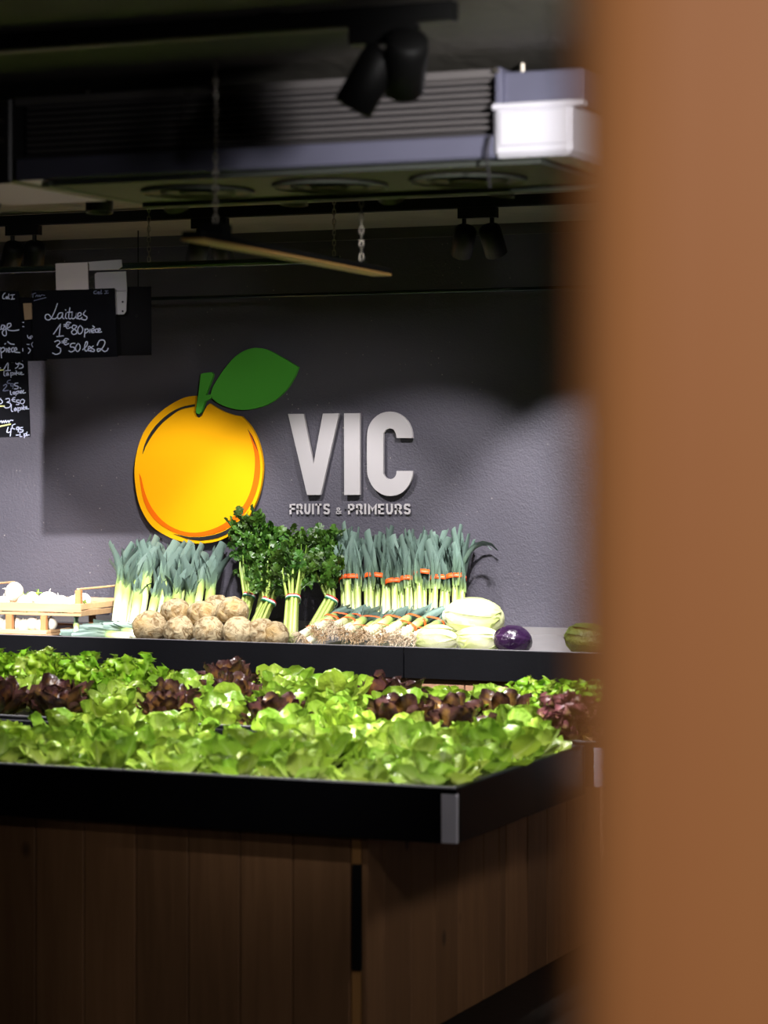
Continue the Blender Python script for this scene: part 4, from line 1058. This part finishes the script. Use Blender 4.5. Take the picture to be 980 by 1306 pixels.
# leeks lying at the front, below them
for k, (ax, ay, bx_, by_, Y1) in enumerate(((178, 806, 78, 803, .12), (196, 800, 100, 790, .17), (166, 808, 92, 806, .08), (205, 803, 130, 788, .21))):
    Ya = YBF+Y1; b = atY(ax, ay, Ya+.05); t = atY(bx_, by_, Ya)
    b.z = deck_z(Ya)+.02+.02*(k == 3); t.z = deck_z(Ya)+.03+.02*(k in (1, 3))
    leek(['loose leek lying flat with its leaves touching the crate', 'loose leek lying on others with leaves towards the crate', 'loose leek lying flat right behind the black rim', 'loose leek lying at the foot of the standing leeks'][k], b, t, None, .42, .017, 260+k, 'leeks lying at the front', roots=False, fan=.25, wide=1.2)
p0 = atY(97, 800, YBF+.12); p1 = atY(98, 768, YBF+.16); p0.z = deck_z(YBF+.12)+.03
lf = leek('short leek standing upright against the crate corner', p0, p1, None, .3, .012, 277, None, nl=3, fan=.15, wide=2.2)

def ring_band(mat, M, rx, ry, h, parent, name='band', th=.0015):
    m = MB(); n = 20; vs = []; fs = []
    for z in (0, h):
        for k in range(n):
            a = 2*PI*k/n; e = .75
            cx = math.copysign(abs(math.cos(a))**e, math.cos(a)); cy = math.copysign(abs(math.sin(a))**e, math.sin(a))
            vs.append((rx*cx, ry*cy, z)); 
    for k in range(n): fs.append((k, (k+1) % n, n+(k+1) % n, n+k))
    vs2 = [(x*(1-th/rx), y*(1-th/ry), z) for x, y, z in vs]
    N0 = 2*n
    fs += [(N0+n+k, N0+n+(k+1) % n, N0+(k+1) % n, N0+k) for k in range(n)]
    fs += [(n+k, n+(k+1) % n, N0+n+(k+1) % n, N0+n+k) for k in range(n)]+[(k, N0+k, N0+(k+1) % n, (k+1) % n) for k in range(n)]
    o = m.add(vs+vs2, fs).obj(name, mat, parent, True); o.matrix_local = M
    return o
# banded bunches standing on the right: base px, band px/y, top px/y, width px, stalks
BU = [(449, 453.6, 731, 447, 676, 26, 4), (477, 478.6, 729, 481, 676, 24, 4), (503, 504.5, 735, 503, 680, 19, 3), (520, 522, 731, 519, 672, 15, 3), (539, 540, 724.5, 541, 676, 21, 4), (557, 561, 730, 566, 676, 22, 4), (581, 583.6, 728, 583, 674, 22, 4)]
for k, (bx_, mx, my, tx, ty, wp, ns) in enumerate(BU):
    Yb = YBF+.40; Yt = Y_W-.06
    b = atY(bx_, 795, Yb); b.z = deck_z(Yb)+.002; t = atY(tx, ty, Yt)
    H = (t-b).length; Mw = frame_mat(b, t)
    o = thing('leek_bunch', 'standing leek bunch with an orange band, %s from the celery' % ORD[k], 'leeks', b, 'standing leek bunches with orange bands')
    o.rotation_mode = 'QUATERNION'; o.rotation_quaternion = Mw.to_quaternion()
    wm = wp*10.9/FPX; rr = wm/ns*.62
    for j in range(ns):
        q = (j-(ns-1)/2)*wm/ns*.98
        yo = (-.012 if j % 2 else .010)
        Ml = Matrix.Translation((q, yo, 0)) @ Matrix.Rotation(random.uniform(-.04, .04)+q*.5, 4, 'Y')
        leek_parts(o, Ml, H*random.uniform(.94, 1.04), random.uniform(.5, .56), rr, 300+k*9+j, 6, .2, roots=False, wide=1.1, sub=True)
    zb_ = (my-795)/(ty-795)*H
    ring_band('orange_band', Matrix.Translation((0, 0, zb_-.010)) @ Matrix.Rotation(random.uniform(-.08, .08), 4, 'Y'), wm*.6, rr*1.0+.021, .02, o)
    if k == 6:
        for dx, az, ti, L in ((.02, .1, .35, .24), (.02, -.5, .5, .20)):
            d = link('leaf', DROOPS[0], o); d.matrix_local = Matrix.Translation((dx, -.02, H*.6)) @ Matrix.Rotation(az, 4, 'Z') @ Matrix.Rotation(ti, 4, 'Y') @ Matrix.Diagonal((L, L*.8, L, 1))
# bunches lying with root tufts to the front
LY = [(388, 813, 436, 783, .07, .16, 2), (412, 806, 445, 780, .09, .22, 3), (430, 800, 468, 783, .11, .28, 2), (452, 810, 486, 782, .07, .22, 3), (476, 812, 520, 780, .07, .22, 3), (500, 811, 545, 781, .07, .2, 3), (520, 812, 572, 782, .09, .24, 3)]
for k, (ax, ay, bx_, by_, ya, yb, ns) in enumerate(LY):
    b = atY(ax, ay, YBF+ya); t = atY(bx_, by_, YBF+yb+.12)
    H = .34; Mw = frame_mat(b, t)
    o = thing('leek_bunch', 'lying leek bunch with tan root tufts and orange bands, %s from the celery' % ORD[k], 'leeks', b, 'lying leek bunches with roots')
    o.rotation_mode = 'QUATERNION'; o.rotation_quaternion = Mw.to_quaternion()
    for j in range(ns):
        q = (j-(ns-1)/2)*.032
        Ml = Matrix.Translation((q, (.014 if j % 2 else -.004), random.uniform(-.01, .01))) @ Matrix.Rotation(random.uniform(-.08, .08), 4, 'Y')
        leek_parts(o, Ml, H*random.uniform(.9, 1.0), .55, .0165, 500+k*9+j, 5, .3, roots=True, wide=.9, sub=True)
    for zz in (.06+.02*(k % 3), .17):
        ring_band('orange_band', Matrix.Translation((0, .004, zz)) @ Matrix.Rotation(.15*(k % 3-1), 4, 'Y'), .016*ns+.006, .027, .006 if zz < .1 else .012, o)

# ------------------------------------------------------------------ celery
def celery_spray(seed):
    rnd = random.Random(seed); m = MB()
    outl = [(0, -.08), (.25, -.2), (.3, -.42), (.5, -.3), (.62, -.48), (.75, -.26), (.88, -.3), (1, 0), (.88, .3), (.75, .26), (.62, .48), (.5, .3), (.3, .42), (.25, .2), (0, .08)]
    def leaflet(o, d, up, s):
        d = d.normalized(); y = up.cross(d).normalized(); n = d.cross(y)
        vs = [o]; A = [(0, 0, 0)]
        for (a, b) in outl:
            vs.append(o+d*a*s+y*b*s+n*s*(.16*math.sin(a*5)-abs(b)*.3+rnd.uniform(-.05, .05))); A.append((a, min(1, abs(b)*2), 0))
        vs.append(o+d*.5*s+n*s*.08); A.append((.5, 0, 0))
        c = len(vs)-1; k = len(outl)
        m.add(vs, [(c, i+1, i+2) for i in range(k-1)]+[(c, k, 1)], A)
    L = .07; path = [Vector((0, 0, 0)), Vector((.004, 0, L*.5)), Vector((.012, 0, L))]
    m.tube(path, [.0022, .0018, .001], 4, False)
    for (z, sgn, s) in ((.35, 1, .034), (.35, -1, .034), (.7, 1, .034), (.7, -1, .034), (1, 0, .04)):
        o = Vector((.012*z*z, 0, L*z))
        d = Vector((rnd.uniform(-.3, .5), sgn*1.0, .55 if sgn else 1.2)); up = Vector((1, rnd.uniform(-.4, .4), rnd.uniform(-.3, .6)))
        leaflet(o, d, up, s*rnd.uniform(.85, 1.2))
    return m.mesh('leaf_spray', 'celery_leaf', False, fix=False)
SPR = [celery_spray(k) for k in range(6)]
simple('band_red', srgb(200, 40, 40), .5); simple('band_white', srgb(235, 235, 235), .5); simple('band_green', srgb(30, 120, 80), .5)
CY = [(303, 812, 318, 761, 325, 672, .36, 16), (322, 812, 343, 768, 356, 688, .33, 19), (371, 816, 374, 765, 378, 690, .26, 19), (396, 806, 423, 765, 414, 684, .36, 17), (330, 805, 342, 745, 330, 664, .40, 16)]
for k, (ax, ay, mx, my, tx, ty, yo, wp) in enumerate(CY):
    Yb = YBF+yo-(.05 if k == 2 else 0); Yt = Y_W-.11-(.06 if k in (1, 2) else 0)
    b = atY(ax, ay, Yb); b.z = max(deck_z(Yb)+.002, b.z if k == 2 else 0); t = atY(tx, ty, Yt)
    mid = atY(mx, my, Yb+(Yt-Yb)*.42)
    H1 = (mid-b).length; Mw = frame_mat(b, mid)
    o = thing('celery_bunch', ['celery bunch leaning behind the celeriac heap, tied with striped tape', 'celery bunch tilted beside the celeriac heap, with red and green striped tape', 'upright celery bunch standing between two leaning ones, striped tape', 'celery bunch leaning towards the orange-banded leeks, striped tape', 'celery bunch at the back with its leaves reaching up to the fruit emblem'][k], 'celery', b)
    o.rotation_mode = 'QUATERNION'; o.rotation_quaternion = Mw.to_quaternion()
    Mi = Mw.inverted(); tl = Mi @ t; ml = Vector((0, 0, H1))
    wm = wp*10.8/FPX; rnd = random.Random(700+k)
    stalks = []
    for j in range(10):
        a = 2*PI*j/10+.2; rad = 1.0 if j % 3 else .55
        bx2, by2 = math.cos(a)*wm*.42*rad, math.sin(a)*wm*.42*rad
        tp = tl*rnd.uniform(.75, .95)+Vector((math.cos(a)*.05, math.sin(a)*.04, 0))
        mk = ml+Vector((bx2*.95, by2*.95, 0))
        m = MB().tube([(bx2*.6, by2*.6, 0), (bx2, by2, .03), mk, mk+(tp-mk)*.5+Vector((bx2, by2, 0))*.5, tp], [.010, .0115, .008, .0045, .002], 7, True, .8)
        stalks.append(m.obj('stalk', 'celery_stalk', o, True))
    for bm_, z0, hh in (('band_green', -.009, .006), ('band_white', -.003, .006), ('band_red', .003, .006)):
        ring_band(bm_, Matrix.Translation((0, 0, H1+z0)), wm*.52, wm*.52, hh, o, 'tape_stripe')
    for j in range(58):
        u = rnd.uniform(.06, 1.0); a = rnd.uniform(0, 6.28); q = rnd.random()**.5
        c = ml+(tl-ml)*u
        R1 = (.022+.045*math.sin(PI*min(1, u*.75)))
        c += Vector((math.cos(a)*R1*q, math.sin(a)*R1*.7*q, 0))
        d = Vector((math.cos(a)*q*.9, math.sin(a)*q*.8-.15, rnd.uniform(.1, 1.0)))
        wx, wy = to_px(Mw @ (c+d.normalized()*.08))
        lim = 680 if wx > 345 else 672 if wx > 330 else 655
        if wy < lim: c = ml+(c-ml)*max(.3, 1-(lim-wy+3)/95.0)
        if (k == 3 and wx > 434) or (k in (0, 4) and wx < 288): c.x -= (wx-(425 if k == 3 else 300))*10.8/FPX
        sp = link('leaf_spray', SPR[rnd.randrange(6)], stalks[j % 10])
        sp.matrix_local = Matrix.Translation(c) @ d.to_track_quat('Z', 'Y').to_matrix().to_4x4() @ Matrix.Rotation(rnd.uniform(0, 6.28), 4, 'Z') @ Matrix.Scale(rnd.uniform(.75, 1.15), 4)

# ------------------------------------------------------------------ cabbages
def cabbage(name, label, cat, c, rx, ry, rz, rot, mat, seed, nl=6, ruf=.03, over=.05):
    rnd = random.Random(seed)
    t = thing(name, label, cat, c); t.rotation_euler = rot
    me = blob('head', mat, 1.0, seed, .05, 4, (rx, ry, rz), 1.6)
    at = me.attributes.new('lf', 'FLOAT_VECTOR', 'POINT')
    at.data.foreach_set('vector', [x for v in me.vertices for x in (.35+.3*(v.co.x/rx), .6, 0)])
    link('head', me, t)
    for k in range(nl):       # wrapper leaves growing from the stem end (-x) round the head
        az = 2*PI*k/nl+rnd.uniform(-.3, .3); ext = rnd.uniform(1.9, 2.6); half = rnd.uniform(.75, 1.0); off = 1.012+over*.35*(k % 3)
        nu, nv = 12, 10; vs = []; A = []; fs = []
        for i in range(nu+1):
            u = i/nu; th = .12+ext*u
            hw = half*(.35+.65*math.sin(PI*min(.5, u*.8)))*(1 if u < .8 else math.sqrt(max(.02, 1-((u-.8)/.2)**2)))
            for j in range(nv+1):
                v = 2*j/nv-1; a = az+hw*v
                edge = max(abs(v), u)**6
                kf = off+ruf*edge*(1+math.sin(v*9+seed+u*7))+.02*noise.noise((u*5, v*4, seed+k))+ (.014*(1-abs(v)) if abs(v) < .15 else 0)
                vs.append((-rx*kf*math.cos(th), ry*kf*math.sin(th)*math.cos(a), rz*kf*math.sin(th)*math.sin(a))); A.append((u, abs(v), 0))
        for i in range(nu):
            for j in range(nv):
                q = i*(nv+1)+j; fs.append((q, q+1, q+nv+2, q+nv+1))
        MB().add(vs, fs, A).obj('wrapper_leaf', mat, t, True)
    MB().tube([(-rx*1.06, 0, 0), (-rx*.9, 0, 0)], [rx*.16, rx*.2], 10).obj('stem_end', 'turnip_white', t, True)
    return t
def cab(px, py, Y, wpx, hpx, dpt=None):
    p = atY(px, py, Y); d = -p.x*s_+p.y*c_
    return p, wpx/2*d/FPX, hpx/2*d/FPX
p, a, b_ = cab(606, 788, YBF+.20, 78, 48)
cabbage('white_cabbage', 'large pale oval cabbage lying on top of two smaller pale cabbages', 'cabbage', p, a, b_*1.05, b_, (0, .06, .15), 'cabbage_white', 1)
p, a, b_ = cab(557, 812, YBF+.11, 52, 34); p.z = deck_z(YBF+.11)+b_*.93
cabbage('white_cabbage', 'pale cabbage with ruffled leaves beside the leek roots', 'cabbage', p, a, b_*1.2, b_, (.3, 0, 3.5), 'cabbage_white', 2, nl=9, ruf=.055, over=.09)
p, a, b_ = cab(609, 813, YBF+.11, 55, 34); p.z = deck_z(YBF+.11)+b_*.93
cabbage('white_cabbage', 'pale cabbage touching the red cabbage, under the large oval one', 'cabbage', p, a, b_*1.2, b_, (.2, 0, 3.3), 'cabbage_white', 3, nl=9, ruf=.055, over=.09)
p, a, b_ = cab(655, 813.5, YBF+.11, 50, 38); p.z = deck_z(YBF+.11)+b_*.95
cabbage('red_cabbage', 'glossy dark purple red cabbage next to the pale cabbages', 'cabbage', p, a*.98, a*.9, b_, (0, .12, .3), 'cabbage_red', 4, nl=5, ruf=.012, over=.03)
p, a, b_ = cab(752, 816, YBF+.16, 66, 40); p.z = deck_z(YBF+.16)+b_*.95
cabbage('savoy_cabbage', 'crinkled green savoy cabbage alone on the bench by the wooden post', 'cabbage', p, a, b_*1.2, b_, (0, -.1, 2.9), 'cabbage_savoy', 5, ruf=.05, over=.08)

# ------------------------------------------------------------------ crates of turnips
def crate(label, x0, x1, y0, y1, z, h, handle, hp):
    t = thing('wooden_crate', label, 'crate', ((x0+x1)/2, (y0+y1)/2, z))
    o3 = Vector(t.location)
    def P(mb, name, mat, par=None):
        o = mb.obj(name, mat, par or t); o.location = -o3 if par is None else (0, 0, 0); return o
    th = .006
    P(MB().bbox((x0, y0, z+h*.3), (x1, y0+th, z+h), .0015), 'slat', 'crate_wood')
    P(MB().bbox((x0, y0, z+.0), (x1, y0+th, z+h*.22), .0015), 'slat', 'crate_wood')
    P(MB().bbox((x0, y1-th, z+h*.3), (x1, y1, z+h), .0015), 'slat', 'crate_wood')
    for xx, sg in ((x0, 1), (x1, -1)):
        a, b = sorted((xx, xx+sg*th))
        P(MB().bbox((a, y0+th, z), (b, y1-th, z+h*.45), .0015), 'end_slat', 'crate_wood')
        P(MB().bbox((a, y0+th, z+h*.52), (b, y1-th, z+h), .0015), 'end_slat', 'crate_wood')
        a, b = sorted((xx+sg*th, xx+sg*(th+.026)))
        for ya, yb in ((y0+th, y0+th+.022), (y1-th-.022, y1-th)):
            P(MB().bbox((a, ya, z), (b, yb, z+h+hp), .002), 'corner_post', 'crate_post_wood')
        if handle: P(MB().bbox((a+.008, y0+th, z+h+hp), (b-.004, y1-th, z+h+hp+.008), .002), 'handle_bar', 'crate_wood')
    for k in range(5):
        ya = y0+th+k*(y1-y0-2*th)/5
        P(MB().box((x0+.006, ya+.003, z+.001), (x1-.006, ya+(y1-y0-2*th)/5-.003, z+.006)), 'floor_slat', 'crate_wood')
    return t
YC0 = YBF+.115; YC1 = Y_W-.11
cx1 = atY(103, 780, YC0).x; zc = atY(50, 785, YC0).z; hc = atY(50, 769, YC0).z-zc
zl = deck_z(YC1)+.004
cx0 = cx1-.62
hl = zc-zl-.03
cl1 = atY(61, 795, YC0).x
lc = crate('lower wooden crate of pale turnips under another crate', cx0, cl1, YC0-.015, YC1-.03, zl-.022, .026, False, zc-zl-.005)
xm = atY(12, 795, YC0).x
o = MB().bbox((xm-.015, YC0-.009, zl-.022), (xm+.015, YC0+.013, zc-.001), .002).obj('corner_post', 'crate_post_wood', lc); o.location = -Vector(lc.location)
crate('wooden crate heaped with white turnips, with handle bars at its ends', cx0, cx1, YC0, YC1, zc, hc, True, atY(97, 753, YC0).z-zc-hc)
TL = [leaf_mesh('leaf_stub', 'lettuce_frisee', .05, .022, 1.0, -.5, .3, .1, 3, s, 5, 4) for s in (61, 62)]
def turnip_proto(r, seed):
    t = link('turnip', None)
    me = blob('root_body', 'turnip_white', r, seed, .03, 3, (1, 1, .9), 1.5); link('root_body', me, t)
    MB().tube([(0, 0, r*.8), (0, 0, r*.98)], [r*.3, r*.22], 8).obj('crown', 'lettuce_frisee', t, True)
    MB().tube([(0, 0, -r*.85), (0, 0, -r*1.05), (r*.1, 0, -r*1.25)], [r*.12, r*.05, r*.015], 6).obj('tap_root', 'turnip_white', t, True)
    for k in range(4): link('leaf_stub', TL[k % 2], t, (0, 0, r*.9), (0, 0, k*1.6), r*14)
    return t
tp = turnip_proto(.043, 3); KIDS_OF(tp); first = [True]
def turnip(p, rpx, rot, label, group):
    o = tp if first[0] else copy_tree(tp); first[0] = False
    d = -p.x*s_+p.y*c_; sc = rpx*d/FPX/.043
    o.location = p; o.scale = (sc,)*3; o.rotation_euler = rot
    tag(o, label, 'turnip', group)
for (px, py, Y, r, rot) in ((18, 755, YC0+.10, 13, (0, 1.9, .3)), (32, 768, YC0+.06, 10, (2.6, 0, 1)), (62, 767, YC0+.08, 14, (3.3, .2, 0)), (77, 769, YC0+.07, 11, (2.9, -.2, 2)), (89, 771, YC0+.06, 9.5, (2.5, .3, 2)),
                            (106, 767, YC0+.3, 11, (.9, 1.8, 0)), (42, 764, YC0+.18, 10, (.5, .5, 1)), (4, 769, YC0+.07, 10, (3, 0, 0)), (-14, 766, YC0+.12, 13, (3, 0.4, 0)), (52, 772, YC0+.05, 9, (2.7, 0, 0)), (-28, 770, YC0+.08, 10, (3, 0, 0)), (95, 769, YC0+.2, 11, (3, 0, 0))):
    turnip(atY(px, py, Y), r, rot, 'white turnip heaped in the upper wooden crate', 'turnips in the upper crate')
for k in range(9):
    px = -24+k*11
    p = atY(px, 796+2*(k % 2), YC0+.055); 
    turnip(p, 9.5, (2.6+.3*(k % 3), .4*(k % 2), k), 'white turnip in the lower wooden crate', 'turnips in the lower crate')
